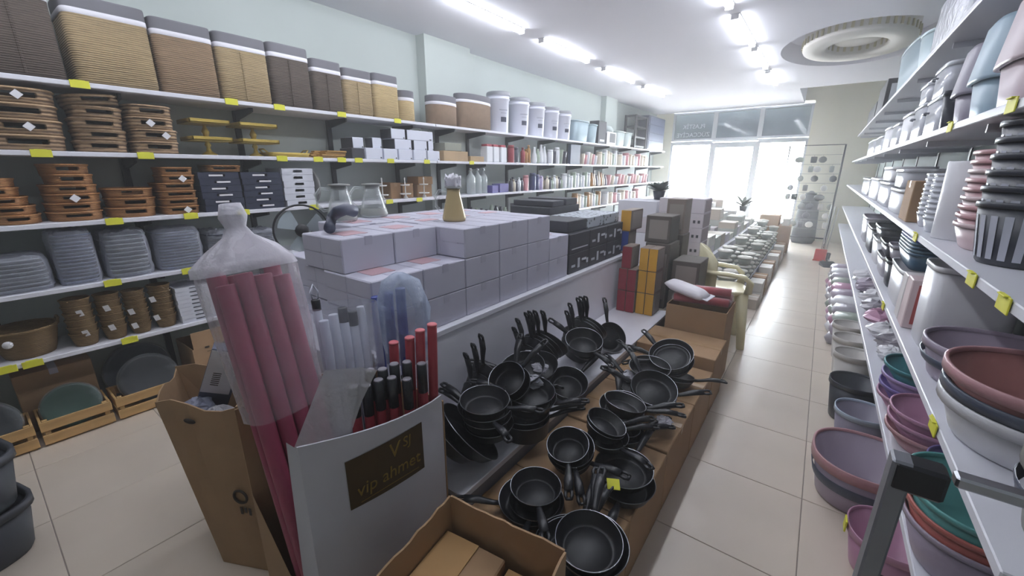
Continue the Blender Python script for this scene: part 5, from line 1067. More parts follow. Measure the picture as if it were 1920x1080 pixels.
# blue sticks in a bag
blu = mat('cobalt_plastic', '#2a3a86', .4)
for k in range(3): stick((W(704+23*k, 556-8*k, Y=.917).x, .917, .003), tuple(W(704+23*k, 556-8*k, Y=.917)), .0185, blu, 'blue_roll', '%s cobalt blue roll beside the red sticks' % rolln[k], 'roll', 'cobalt blue rolls')
def bluebag(b):
    o = len(b.v); rnd = random.Random(8)
    b.lathe([(.1, -.06), (.112, .05), (.115, .14), (.108, .2), (.08, .26), (.03, .29), (0, .295)], 18, .88, .85)
    for i in range(o, len(b.v)): x, y, z = b.v[i]; k = 1+.25*(rnd.random()-.5); b.v[i] = (x*k, y*k+z*-.05, z)
solid('plastic_bag', film('blue_bag_film', '#b4c2da', .66, .2, .7, 14), bluebag, 'loose bluish plastic bag pulled over the blue rolls', 'bag', None, None, (-1.235, .962, .985), (0, 0, 0))
# red sticks with grey tips and dark collars
rst = mat('red_stick_paint', '#8c2a35', .4); tipg = mat('pale_tip', '#8d8a93', .6); salmon = mat('salmon_tip', '#c4646c', .5)
for k in range(4):
    c = W((738, 768, 795, 822)[k], (642, 633, 622, 612)[k], Y=.81+.02*k); c.x = min(c.x, -.977)-(.02 if k == 2 else 0); a = (c.x-.03, c.y-.02, .012)
    stick(a, c, .0165, rst, 'red_stick', '%s long red stick with salmon tip, rising above the dark capped ones' % rolln[k], 'handle', 'long red sticks', ends=(salmon, .004))
k = 0
for r_ in range(2):
    for q in range(5):
        px = (706, 730, 752, 776, 806)[q]+(-6*r_); py = (702, 700, 690, 686, 690)[q]+14*r_
        c = W((706, 730, 752, 776, 806)[q], (702, 700, 690, 686, 690)[q], Y=.68+.034*q)-Vector((.035, .0635*r_, .03*r_)); c.x = min(c.x, -.979); a = Vector((c.x, c.y, .012))
        t, L = stick(a, c, .0158, rst, 'capped_stick', '%s dark capped red stick in the %s row of the white carton' % (rolln[q], ('inner', 'outer')[r_]), 'handle', 'dark capped red sticks', ends=(blk, .10))
        part('tip', tipg, t, lambda b: b.lathe([(0, L+.0032), (.015, L+.0032), (.014, L+.006), (0, L+.006)], 10))
# milky sheet inside the carton
solid('plastic_sheet', film_soft, lambda b: b.add([tuple(W(px, py, Y=yy_)-Vector((.03, 0, 0))) for px, py, yy_ in ((560, 850, .44), (620, 700, .50), (690, 695, .56), (720, 640+60, .58), (690, 760, .56), (665, 835, .52), (600, 860, .47))], [(0, 1, 6), (1, 5, 6), (1, 2, 5), (2, 4, 5), (2, 3, 4)], True), 'milky plastic sheet folded between pink rolls and capped sticks', 'plastic sheet', None, None)
# front open carton
fc = thing('open_carton', 'low open brown carton with torn rim in front of the white printed box', 'box', None, (0, 0, 0))
FZ = .70
q0, q1, q2 = W(845, 932, Z=FZ), W(1058, 1032, Z=FZ), W(690, 1080, Z=FZ); q3 = q1+q2-q0
_ax = (q1-q0).normalized(); _l = (q2-q0).length*1.15; q2 = q0+Vector((_ax.y, -_ax.x, 0))*_l; q3 = q1+Vector((_ax.y, -_ax.x, 0))*_l   # square corners
def fwall(b, a, c, t=.006, h=.38, seed=0):
    rnd = random.Random(seed); d = (c-a); nrm = Vector((-d.y, d.x, 0)).normalized(); v = []; N = 12
    for i in range(N+1):
        p_ = a+d*i/N; zt = FZ+(rnd.random()-.5)*.010
        for s in (0, 1):
            o = nrm*t*s; v += [(p_.x+o.x, p_.y+o.y, FZ-h), (p_.x+o.x, p_.y+o.y, zt)]
    f = []
    for i in range(N): k = 4*i; m_ = k+4; f += [(k, m_, m_+1, k+1), (k+2, k+3, m_+3, m_+2), (k+1, m_+1, m_+3, k+3), (k, k+2, m_+2, m_)]
    f += [(0, 1, 3, 2), (4*N, 4*N+2, 4*N+3, 4*N+1)]
    b.add(v, f)
for s_, (a, c) in enumerate(((q0, q1), (q1, q3), (q3, q2), (q2, q0))): part('side_panel', kraft_d, fc, lambda b: fwall(b, a, c, h=FZ-.002, seed=s_))
part('bottom_panel', kraft_d, fc, lambda b: b.add([(q.x, q.y, .003) for q in (q0, q2, q3, q1)], [(0, 1, 2, 3)]))
mid = (q0+q1+q2+q3)/4; ax = (q1-q0).normalized(); ay = (q2-q0).normalized(); wx = (q1-q0).length; wy = (q2-q0).length
for k, (u0, u1, zz, lb) in enumerate(((.03, .60, .60, 'inner brown carton with plain flap inside the low open carton'), (.62, .97, .575, 'narrow folded cardboard inside the low open carton'))):
    cpt = q0+ax*wx*(u0+u1)/2+ay*wy*.5
    t = thing('inner_carton', lb, 'box', 'inner cartons', (cpt.x, cpt.y, .004)); t.rotation_euler = (0, 0, math.atan2(ax.y, ax.x))
    part('body', kraft if k == 0 else kraft_in, t, lambda b: b.cbox(wx*(u1-u0)-.03, wy*.86, zz-.004, .004)); part('flap', kraft_in, t, lambda b: b.box(-wx*(u1-u0)*.45, wx*(u1-u0)*.1, -wy*.42, wy*.42, zz-.003, zz+.0, M=Matrix.Rotation(-.03, 4, 'Y')))
# ================================================================== shelving with plastic ware on the aisle's other side
RX, RZ, RY0 = .41, [2.38, 1.85, 1.35, .885, .49], 1.08
RN = ['top', 'second', 'third', 'fourth', 'lowest']
rs = thing('aisle_shelving', 'long white board shelving filled with basins, bins and plastic boxes', 'shelving', None, (0, 0, 0))
grey_lam = mat('pale_shelf_board', '#d2d3da', .4)
for z in RZ: part('shelf_board', grey_lam, rs, lambda b: b.cbox(.46, 12.0-RY0, .03, .003, -.03), None, (RX+.23, (RY0+12.0)/2, z))
for y in [RY0+.03, 2.4, 3.6, 4.8, 6.0, 7.2, 8.4, 9.6, 10.8, 11.9]:
    part('upright', black_met, rs, lambda b: b.box(0, .008, -.02, .02, 0, 2.35), 'rup', (RX+.4605, y, .01))
    for z in RZ: part('bracket', grey_lam, rs, lambda b: b.box(.05, .45, -.008, .008, -.03, 0), 'rbr', (RX, y, z-.031))
def YR(px, z, X=.44): return yat(px, X, z)
for px, l_, w_ in ((1780, 1, 'under the grey lidded bin'), (1895, 1, 'under the blue lidded bin'), (1715, 2, 'above the blue crates'), (1820, 2, 'above the grey basin'), (1880, 2, 'below the striped bins'), (1655, 3, 'above the blue bags'), (1748, 3, 'above the lilac basins')):
    price_tag(px, l_, w_, X=RX-.009, z=RZ[l_])
def tub(name, lab, cat, grp, c, R, h, m, p=2.2, sx=1., sy=1., taper=.78, rim_m=None, band=None, rim_h=.03, rz=0., n=40):
    t = thing(name, lab, cat, grp, c, rz)
    k = '%s%.3f%.3f%.1f%.2f%.2f%.2f' % (name, R, h, p, sx, sy, taper)
    part('bowl', m, t, lambda b: b.lathe([(0, 0), (taper*.95, 0), (taper, .008), (.965, h-.012), (.955, h-.012), (taper-.02, .012), (0, .012)], n, R*sx, R*sy, p), 'tb'+k)
    part('rim', rim_m or m, t, lambda b: b.lathe([(.95, h-.012), (.955, h), (.985, h+.003), (1.0, h), (1.0, h-rim_h), (.985, h-rim_h)], n, R*sx, R*sy, p), 'tr'+k+'%.2f' % rim_h)
    if band: part('band', band, t, lambda b: b.lathe([(taper+.11, h*.42), (taper+.125, h*.45), (taper+.165, h*.62), (taper+.15, h*.64)], n, R*sx, R*sy, p), 'tq'+k)
    return t
C = lambda n, h, r=.4: mat(n, h, r)
lav = C('lavender_grey_plastic', '#a196a6'); pinkp = C('dusty_pink_plastic', '#b3888c'); roseb = C('rose_brown_plastic', '#a2716e'); olive = C('olive_grey_plastic', '#86857d'); slg = C('slate_band_plastic', '#4c5261'); whp2 = C('white_tub_plastic', '#d0d0d4'); teal = C('teal_plastic', '#3f7f86'); teal2 = C('sea_green_plastic', '#5d9a97'); lil = C('lilac_plastic', '#a791c0'); pur2 = C('violet_plastic', '#6f5f9c'); mpk = C('mauve_pink_plastic', '#b789a4'); coral = C('coral_plastic', '#b5675f'); sky_ = C('sky_blue_plastic', '#86a3c4'); dkt = C('charcoal_plastic', '#33363f'); gr_ = C('mid_grey_plastic', '#9a97a0')
# --- fourth shelf: large basins near the camera side
z = RZ[3]+.001
tub('basin', 'grey mauve basin with slate band on the fourth shelf', 'basin', 'large basins', (.63, 2.14, z), .22, .15, lav, band=slg, taper=.84)
tub('basin', 'white outer basin under the rose brown one', 'basin', 'large basins', (.628, 1.68, z), .24, .13, whp2, taper=.82)
tub('basin', 'slate rimmed basin nested between white and rose basins', 'basin', 'large basins', (.628, 1.68, z+.035), .24, .13, slg, taper=.82, rim_h=.028)
tub('basin', 'big rose brown basin on top of the nested white and slate ones', 'basin', 'large basins', (.628, 1.68, z+.085), .245, .13, roseb, taper=.80, rim_m=pinkp, rim_h=.03)
tub('basin', 'olive grey basin with slate band at the shelf end', 'basin', 'large basins', (.655, 1.22, z), .215, .19, olive, band=slg, taper=.84, rim_h=.035)
# --- fourth shelf further back: white bins, blue crates, boxes, baskets
def rbin(px0, px1, lvl, h, m, lab, grp, p=6, taper=.86, d=.30, nm='storage_bin', cat='bin', X0=.43, z0=None):
    zz = (RZ[lvl] if z0 is None else z0)+.001; y0, y1 = sorted((YR(px0, RZ[lvl]+.05, X0), YR(px1, RZ[lvl]+.05, X0))); w = (y1-y0)
    return tub(nm, lab, cat, grp, (X0+d/2, (y0+y1)/2, zz), 1., h, m, p, d/2, w/2*.97, taper, rim_h=.02)
def yR(y, X=.43, z=.936):
    v = Vector((X, y, z-EYE)); return 960+FPX*v.dot(RT)/v.dot(FW)
G4 = 'bins and boxes on the fourth shelf'
tub('storage_bin', 'tall white square bin behind the grey mauve basin', 'bin', G4, (.585, 2.55, RZ[3]+.001), 1., .37, whp2, 6, .145, .14, .9, rim_h=.02)
carton_box(.43, .70, 2.73, 2.86, RZ[3], .25, C('pale_pink_card', '#d3bfc0'), 'pale pink box standing beside the tall white bin', G4, seam=False, marks=[('-y', .1, .5, .1, .9, C('coral_red_print', '#b0504c'))])
carton_box(.43, .70, 2.88, 3.0, RZ[3], .24, C('white_red_card', '#d5cfcf'), 'white box with red corner next to the blue crates', G4, seam=False, marks=[('-y', .05, .6, .05, .5, C('coral_red_print', '#b0504c'))])
rbin(yR(3.04), yR(3.62), 3, .22, whp2, 'white rectangular bin carrying the blue crates', G4, taper=.92)
yb0, yb1 = 3.04, 3.62
bluec = [C('royal_blue_plastic', '#2a4393'), C('petrol_plastic', '#35546c'), C('petrol_grey_plastic', '#3f5f72')]
for i in range(6):
    tub('blue_crate', '%s blue crate of the nested crate stack on the white bin' % nth(i, 6), 'crate', 'nested blue crates', (.575, (yb0+yb1)/2, RZ[3]+.226+.019*i), 1., .10, bluec[0 if i > 3 else 1+(i % 2)], 7, .135, (yb1-yb0)/2*.9, .84, rim_h=.012)
for i, (a, c, h) in enumerate(((1656.5, 1649.5, .12), (1648, 1637, .10), (1636, 1627, .14), (1626, 1617, .16), (1616, 1609, .18))):
    rbin(a, c, 3, h*1.5, (dkt, gr_, whp2, dkt, gr_)[i], ['charcoal basket after the blue crates', 'grey basket after the charcoal one', 'white basket among grey baskets', 'second charcoal basket deeper along the shelf', 'far grey basket before the brooms'][i], 'baskets along the fourth shelf')
    if i < 3: rbin(a, c, 3, .1, (gr_, dkt, dkt)[i], ['grey basket set on the charcoal basket', 'charcoal basket set on the grey one', 'charcoal basket set on the white one'][i], 'baskets along the fourth shelf', z0=RZ[3]+h*1.5+.004)
# --- third shelf
G3 = 'goods on the third shelf of the plastic ware shelving'
stripe = mat('dark_striped_plastic', '#2b2e38', .45, kind='stripes', bscale=9, hx2='#b9bcc6', stretch=(1, 1, 0))
def stripes_ring(b, R, h0, h1, t0, t1, n=22, sx=1, sy=1):
    for i in range(n):
        a = 2*PI*i/n; w = .55*PI/n
        v = []
        for hh, tt in ((h0, t0), (h1, t1)):
            for s in (-1, 1): v.append((R*tt*math.cos(a+s*w)*sx, R*tt*math.sin(a+s*w)*sy, hh))
        b.add(v, [(0, 1, 3, 2)])
sp = W(1905, 470, X=.60)
for i in range(6):
    t = tub('striped_bin', '%s dark bin with pale upright stripes in the nested stack' % nth(i, 6), 'bin', 'nested striped bins', (.575, 2.06, RZ[2]+.001+.05*i), .15, .20, dkt, 2.0, taper=.78, rim_h=.016)
    part('stripe', C('pale_stripe', '#b4b7c2'), t, lambda b: stripes_ring(b, .15, .02, .16, .806, .945), 'strp')
for i in range(9):
    tub('ribbed_basin', '%s pink beige basin of the tall nested stack before the striped bins' % nth(i, 9), 'basin', 'nested pink beige basins', (.62, 2.40, RZ[2]+.001+.034*i), .17, .10, pinkp if i % 3 else C('beige_pink', '#c4aeb0'), 2.6, taper=.82, rim_h=.014)
solid('white_canister', whp2, lambda b: b.lathe([(0, 0), (.098, 0), (.1, .004), (.108, .335), (.104, .34), (.1, .335), (.093, .01), (0, .01)], 36), 'tall smooth white cylinder canister on the third shelf edge', 'canister', G3, None, (.54, 2.70, RZ[2]+.001))
clr = film('cloudy_box', '#c9ccd4', .35, .2)
for j, (x, y) in enumerate(((.54, 2.95), (.55, 3.22))):
    for i in range(9): tub('clear_cup', '%s clear ribbed tub of the %s clear stack' % (nth(i, 9), ('nearer', 'farther')[j]) if False else '%s clear ribbed tub in the stack %s' % (nth(i, 9), ('beside the white canister', 'beside the brown carton')[j]), 'tub', 'clear ribbed tubs', (x, y, RZ[2]+.001+.026*i), .105, .075, clr, 2.6, taper=.85, rim_h=.01, n=24)
carton_box(.43, .62, 3.42, 3.72, RZ[2], .24, kraft_d, 'brown carton on the third shelf next to the clear tubs', G3)
for i, (a, c, h, z0) in enumerate(((1680, 1660, .17, 0), (1659, 1640, .2, 0), (1639, 1625, .22, 0), (1678, 1662, .13, .175), (1657, 1642, .12, .205), (1624, 1612, .2, 0))):
    rbin(a, c, 2, h, clr if i % 2 else whp2, ['cloudy white box next to the brown carton', 'second cloudy box along the third shelf', 'third cloudy box along the third shelf', 'small box set on the first cloudy box', 'small box set on the second cloudy box', 'far cloudy box of the third shelf'][i], 'cloudy boxes on the third shelf', z0=RZ[2]+z0+(.003 if z0 else 0), taper=.94)
for i in range(4): rbin(1770-30*i, 1745-30*i, 2, .26, navy, ['added navy box darkening the back behind the white canister', 'added navy box darkening the back behind the clear tubs', 'added navy box darkening the back behind the farther clear tubs', 'added navy box darkening the back behind the brown carton'][i], 'navy boxes added to darken the shelf back', X0=.735, d=.12, taper=.97)  # navy boxes added to stand in for the shade of the recess
# --- second shelf: lidded bins and clear boxes
def lidded(px0, px1, m, lab, h=.40):
    zz = RZ[1]+.001; y0, y1 = sorted((YR(px0, 1.95), YR(px1, 1.95))); w = y1-y0; d = min(.30, w*1.3)
    t = thing('lidded_bin', lab, 'bin', 'lidded bins on the second shelf', (.435+d/2, (y0+y1)/2, zz))
    part('tub', m, t, lambda b: b.lathe([(0, 0), (.74, 0), (.76, .01), (.90, h*.48), (0, h*.48)], 32, d/2, w/2*.97, 3.5))
    part('lid', m, t, lambda b: b.lathe([(.9, h*.4), (1.0, h*.4), (1.0, h*.43), (.88, h*.93), (.80, h*.985), (0, h)], 32, d/2, w/2*.97, 3.5))
lidded(1838, 1905, C('blush_plastic', '#b9a9ae'), 'blush pink lidded bin with ribbed lid'); lidded(1795, 1836, C('powder_blue_plastic', '#8fa6b4'), 'powder blue lidded bin with ribbed lid'); lidded(1771, 1794, C('mauve_grey_plastic', '#8c8794'), 'mauve grey lidded bin with ribbed lid', .37)
lidded(1910, 1975, C('blush_light_plastic', '#c3b6ba'), 'lightest blush lidded bin at the shelf end')
rbin(1757, 1751.5, 1, .2, dkt, 'small charcoal bin beside the clear handled boxes', 'bins on the second shelf')
for i, (a, c, z0, h) in enumerate(((1750, 1722, 0, .2), (1749, 1723, .206, .16), (1720, 1700, 0, .22), (1698, 1680, 0, .22), (1678, 1664, 0, .2), (1662, 1650, 0, .22), (1648, 1636, 0, .18), (1634, 1622, 0, .2), (1719, 1702, .226, .12))):
    t = rbin(a, c, 1, h, clr if i not in (3, 5) else whp2, '%s see-through storage box along the second shelf' % ['large lower', 'large upper', 'third', 'white fourth', 'fifth', 'white sixth', 'seventh', 'eighth', 'small stacked'][i], 'see-through storage boxes', z0=RZ[1]+z0+(.002 if z0 else 0), taper=.93)
    if i < 3: part('handle', C('grey_handle', '#6d707a'), t, lambda b: b.tube([(-.155, -.05, h*.6), (-.17, -.04, h*.62), (-.17, .04, h*.62), (-.155, .05, h*.6)], .006, 6))
# --- top shelf
rbin(1702, 1660, 0, .42, C('grey_blue_bin', '#93a7b0'), 'tall grey blue waste bin on the top shelf', 'goods on the top shelf by the ceiling', p=2.2, taper=.8)
rbin(1722, 1704, 0, .30, C('pale_aqua_plastic', '#b8cbd0'), 'pale aqua jug like bin beside the wrapped bundle', 'goods on the top shelf by the ceiling', p=2.2, taper=.7, d=.2)
for i, (a, c, h) in enumerate(((1656, 1642, .4), (1640, 1626, .28))):
    y0, y1 = YR(a, 2.5), YR(c, 2.5); carton_box(.44, .66, y0, y1, RZ[0], h, dkbox, ['tall dark framed box on the top shelf', 'shorter dark framed box on the top shelf'][i], 'goods on the top shelf by the ceiling', seam=False, marks=[('-y', .2, .8, .15, .85, pal)])
y0, y1 = YR(1815, 2.5), YR(1726, 2.5)
t = thing('wrapped_bundle', 'bundle of clear plastic boxes wrapped in shiny film on the top shelf', 'bundle', None, (.60, (y0+y1)/2-.06, RZ[0]+.001))
for i in range(3): part('box', clr, t, lambda b: b.cbox(.26, (y1-y0)*.27, .34, .01), None, (0, (i-1)*(y1-y0)*.285, .004))
part('plastic_wrap', film('shiny_film', '#e6e8f0', .5, .12, .8, 12), t, lambda b: wrinkled(b, (y1-y0)*.9, .31, .40, 4, seed=21, amp=.12))
# --- lowest shelf
z = RZ[4]+.001
def nest(cx, cy, mats, R, h, st, labs, grp, nm='basin', p=2.2, taper=.7, z0=z, sx=1, sy=1):
    for i, (m, lb) in enumerate(zip(mats, labs)): tub(nm, lb, nm, grp, (cx, cy, z0+st*i), R, h, m, p, sx, sy, taper, rim_h=.014)
nest(.555, 2.62, (mpk, pur2, lil, teal), .165, .09, .052, ('mauve basin lowest below the teal one', 'violet basin second below the teal one', 'lilac basin just under the teal one', 'shiny teal basin topping the lilac basins'), 'small bright basins')
nest(.56, 2.285, (pinkp, mpk, mpk), .165, .085, .045, ('dusty pink basin at the bottom beside the violet tubs', 'mauve pink middle basin with glossy rim', 'top mauve pink basin with glossy rim'), 'small bright basins')
nest(.62, 1.955, (lil, pur2), .145, .09, .05, ('lilac tub under the violet tub behind the metal frame', 'violet tub behind the metal frame'), 'small bright basins')
nest(.545, 1.60, (lav, coral, teal2), .20, .16, .045, ('lavender oval tub below the coral one', 'coral oval tub inside the lavender one', 'sea green oval tub on the coral one'), 'oval tubs', 'oval_tub', 2.6, .72, sx=.92, sy=1.0)
nest(.655, 1.235, (slg,), .17, .2, .05, ('slate grey tub at the lowest shelf end',), 'oval tubs', 'oval_tub', 2.4)
for i, (x, y, r, m, lb) in enumerate(((.56, 2.97, .06, sky_, 'sky blue crumpled bag behind the teal basin'), (.60, 3.165, .065, sky_, 'second sky blue bag beside the cutlery'), (.52, 3.35, .06, whp2, 'white bag of clothes pegs'), (.55, 3.55, .08, C('grey_mesh', '#8c8890'), 'grey mesh bag on the lowest shelf'), (.54, 3.8, .08, whp2, 'white wrapped pack beyond the mesh bag'), (.54, 4.1, .09, mpk, 'mauve wrapped pack on the lowest shelf'), (.54, 4.4, .09, gr_, 'grey wrapped pack on the lowest shelf'), (.54, 4.75, .09, whp2, 'white wrapped pack farther along the lowest shelf'), (.54, 5.2, .1, lav, 'lavender wrapped pack farther along'), (.54, 5.7, .1, whp2, 'last white wrapped pack of the lowest shelf'))):
    solid('wrapped_pack', m, lambda b: crumple(b, r*1.3, 40+i), lb, 'pack', 'soft packs on the lowest shelf', None, (x, y, z+r*.725), (0, 0, i*.7))
# --- on the floor below
tub('basin', 'big dusty pink oval basin with slate band standing on the tiles', 'basin', 'basins on the tiles', (.415, 2.50, .001), .235, .25, lav, 2.4, band=slg, taper=.8, rim_m=pinkp, rim_h=.05)
t = tub('basin', 'small pink tub with yellow tag standing on the tiles', 'basin', 'basins on the tiles', (.47, 2.02, .001), .15, .2, mpk, 2.3, taper=.75, rim_m=mpk, rim_h=.03)
part('tag', yellow_tag, t, lambda b: b.box(-.003, .003, -.025, .025, .165, .215), None, (-.155, -.03, 0))
tub('bucket', 'grey bucket with pale blue rim behind the pink basin', 'bucket', 'buckets on the tiles', (.42, 3.02, .001), .14, .25, C('lav_grey_bucket', '#8b8797'), 2.2, taper=.75, rim_m=C('pale_blue_rim', '#a9b6c6'), rim_h=.03)
tub('bucket', 'black bucket between the grey bucket and white pots', 'bucket', 'buckets on the tiles', (.40, 3.38, .001), .15, .28, dkt, 2.2, taper=.75, rim_h=.03)
for i, y in enumerate((3.80, 4.18, 4.55)):
    tub('flower_pot', ['white flower pot next to the black bucket', 'white flower pot in the middle', 'white flower pot before the folded cloths'][i], 'pot', 'white flower pots on the tiles', (.40, y, .001), .13, .33, C('pot_white', '#c9c6c2'), 2, taper=.68, rim_h=.04)
for i in range(9):
    y = 4.95+.34*i
    for k in range(3):
        solid('folded_cloth', (gr_, whp2, lav, mpk, C('sage_cloth', '#8f9a90'))[(i+k*2) % 5], lambda b: b.lathe([(0, -.05), (.85, -.05), (1, 0), (.85, .05), (0, .05)], 20, .16, .14, 4), '%s folded cloth in the %s floor pile from the white pots' % (('bottom', 'middle', 'top')[k], ['first', 'second', 'third', 'fourth', 'fifth', 'sixth', 'seventh', 'eighth', 'ninth'][i]), 'cloth', 'folded cloths on the tiles', 'fcl', (.42+.01*k, y, .052+.1*k), (0, 0, .15*((i*3+k) % 4-1.5)))
# --- metal frame stand beside the shelf end
fr = thing('metal_step_frame', 'aluminium step frame with black corner joints by the shelf end', 'step ladder', None, (0, 0, 0))
FX, FY = .205, .965
railm = mat('grey_rail', '#85878e', .4, .5)
for x in (FX, FX+.44):
    part('rail', railm, fr, lambda b: b.cbox(.032, .045, 1.13, .004), None, (x, FY, .001))
    for zt in (1.09, .80, .51, .22):
        j = part('corner_joint', bakelite, fr, lambda b: b.cbox(.075, .05, .06, .006), None, (x+(.025 if x == FX else -.03), FY, zt-.02))
for zt in (1.09, .80, .51, .22): part('tread', alu, fr, lambda b: b.cbox(.30, .03, .022, .004), None, (FX+.22, FY, zt+.018))
# ================================================================== second display towards the window
p2 = thing('display_plinth', 'second white stepped plinth with glassware and white boxes towards the window', 'display stand', None, (0, 0, 0))
part('upper_deck', white_lam, p2, lambda b: b.cbox(.95, 5.4, .03, .003, -.03), None, (-1.475, 7.3, .60)); part('lower_deck', white_lam, p2, lambda b: b.cbox(.40, 5.4, .03, .003, -.03), None, (-.795, 7.3, .25))
for x, h in ((-1.94, .57), (-1.01, .57), (-.61, .22)): part('panel', white_lam, p2, lambda b: b.box(x-.008, x+.008, 4.62, 9.98, 0, h))
pcart = mat('white_pink_carton', '#c9c2c8', .6); brp = mat('mauve_brown_print', '#8f8084', .6)
for l in range(5):
    for k in range(2):
        carton_box(-1.42+.235*k, -1.42+.235*k+.232, 4.64, 4.98, .60+.153*l, .1515, pcart, '%s white printed carton of the %s column before the glassware' % (nth(l, 5), ('inner', 'aisle side')[k]), 'white printed cartons towards the window', seam=False, marks=[('-y', .58, .68, .35, .55, dkbox), ('-y', .78, .88, .35, .55, dkbox), ('+x', .05, .95, .05, .95, brp)] if l < 4 else [('+x', .1, .9, .1, .9, brp)])
for l in range(4): carton_box(-1.90, -1.45, 4.66, 5.1, .60+.18*l, .178, white_lam if l % 2 else pcart, '%s broad pale carton beside the white printed columns' % nth(l, 4), 'broad pale cartons', seam=True)
sage = mat('pale_sage_box', '#b5b9b0', .6); bei = mat('beige_box', '#b8ad9e', .6); gwh = mat('warm_white_box', '#d6d4cc', .6)
rnd = random.Random(11); k = 0
for col_, (xa, xb) in enumerate(((-1.90, -1.62), (-1.58, -1.32), (-1.28, -1.04))):
    y = 5.2; pile = -1
    while y < 9.7:
        pile += 1
        w = rnd.choice((.26, .32, .38)); lay = rnd.choice((1, 2, 2, 3)) if col_ < 2 else rnd.choice((1, 1, 2)); z0 = .60
        for l in range(lay):
            h = rnd.choice((.10, .14, .18)); m = (gwh, sage, bei, pcart)[k % 4]
            carton_box(xa, xb, y, y+w, z0, h, m, '%s box, %s of the %s pile from the printed cartons, %s row' % (['warm white', 'sage', 'beige', 'pinkish white'][k % 4], ['bottom', 'second', 'third'][l], NTH[pile], ['wall side', 'middle', 'aisle side'][col_]), 'pale boxes on the window plinth', seam=True, topm=gwh if k % 2 else sage); z0 += h+.001; k += 1
        y += w+.04
# glass bowls with pale lids on the lower step
gl = film('bowl_glass', '#b9c0b6', .35, .12); lidm = mat('pale_lid', '#d3d1c6', .5)
for j, x in enumerate((-.855, -.665)):
    for i in range(17):
        y = 4.72+.31*i; n_ = 3 if (i*3+j) % 4 < 2 else 2
        if j == 0: n_ += 1
        for l in range(n_):
            t = thing('lidded_bowl', '%s lidded glass bowl, %s pile from the yellow chair, %s row' % (nth(l, n_), NTH[i], ('inner', 'aisle side')[j]), 'bowl', 'glass bowls with pale lids', (x, y, .251+.115*l))
            part('bowl', gl, t, lambda b: b.lathe([(0, 0), (.062, 0), (.085, .085), (.08, .085), (.055, .006), (0, .006)], 16), 'lbb'); part('lid', lidm, t, lambda b: b.lathe([(.09, .083), (.093, .09), (.085, .1), (.03, .104), (.02, .113), (0, .113)], 16), 'lbl')
# goods standing on the floor before the lower step
for i in range(12):
    y = 5.6+.36*i
    for l in range(2 if i % 3 else 1):
        carton_box(-.58, -.42, y, y+.3, .001+.13*l, .125, (bei, gwh, kraft)[i % 3], '%s %s box of the %s low floor pile from the yellow chair' % (('lower', 'upper')[l], ('beige', 'warm white', 'brown')[i % 3], NTH[i]), 'low boxes on the tiles', seam=True, topm=gwh)
for k, (x0, x1, y0, h, z0, lb) in enumerate(((-.98, -.40, 10.12, .55, 0, 'large brown carton on the tiles near the hanging rack'), (-.98, -.62, 10.15, .2, .551, 'smaller brown carton on the large one near the rack'))): carton_box(x0, x1, y0, y0+.42, z0, h, kraft_d if k else kraft, lb, 'brown cartons near the rack', topm=kraft_in)
for k in range(2): carton_box(-.56, -.44+.0, 10.16+.17*k, 10.31+.17*k, .551, .14, gwh, ['small white box on the large brown carton', 'second small white box on the large brown carton'][k], 'small white boxes on the carton')
# potted plants
leaf = mat('dusty_leaf', '#6b746c', .6, var=.2); leafy = mat('grey_leaf', '#7b8078', .6)
def plant(c, lab, n_, L, m):
    t = thing('potted_plant', lab, 'plant', 'plants towards the window', c)
    part('pot', dkt, t, lambda b: b.lathe([(0, 0), (.05, 0), (.07, .1), (.06, .1), (0, .09)], 16))
    rr = random.Random(int(L*1000))
    for i in range(n_):
        a = 2*PI*i/n_+rr.random(); e = .3+.9*rr.random(); pts = []
        for q in range(4): s = q/3; pts.append((L*s*math.cos(e*(1-.4*s)), .09+L*s*math.sin(e)*(1-.35*s)))
        v = []
        for q, (r_, z_) in enumerate(pts):
            w = (.01, .035, .03, .002)[q]
            for s in (-1, 1): v.append((r_*math.cos(a)-s*w*math.sin(a), r_*math.sin(a)+s*w*math.cos(a), z_))
        part('leaf', m, t, lambda b: b.add(v, [(0, 1, 3, 2), (2, 3, 5, 4), (4, 5, 7, 6)], True))
plant((-1.53, 4.95, 1.322), 'bushy dusty plant on the broad pale cartons', 26, .20, leaf)
plant((-1.16, 8.9, .91), 'small spiky grey plant among the pale boxes', 14, .34, leafy)
# ---------------------------------------------------------------- hanging rack near the window
HY = 11.5
hk = thing('hanging_rack', 'thin black standing frame rack near the window', 'rack', None, (0, HY, 0))
xa, xb = -.75, .235
part('frame_bar', black_met, hk, lambda b: b.tube([(xa, 0, .16), (xa, 0, 2.18), (xb, 0, 2.18), (xb, 0, .16)], .018, 8, cap=True))
part('frame_bar', black_met, hk, lambda b: b.tube([(xa, 0, .18), (xb, 0, .18)], .016, 8))
for x in (xa, xb): part('foot', black_met, hk, lambda b: (b.box(x-.02, x+.02, -.25, .25, 0, .03), b.box(x-.012, x+.012, -.012, .012, .03, .17)))
wire = mat('thin_wire', '#8d8d8a', .4, .6)
for k in range(9): part('wire', wire, hk, lambda b: b.tube([(xa+.02, 0, .4+.2*k), (xb-.02, 0, .4+.2*k)], .004, 5), 'hw', (0, 0, 0)) if False else part('wire', wire, hk, lambda b: b.tube([(xa+.02, 0, 0), (xb-.02, 0, 0)], .004, 5), 'hw', (0, 0, .38+.2*k))
hm = [mat('hang_grey', '#6f706f', .7), mat('hang_white', '#c9c9c4', .7), mat('hang_dark', '#3f4145', .7), mat('hang_sage', '#8e9690', .7)]
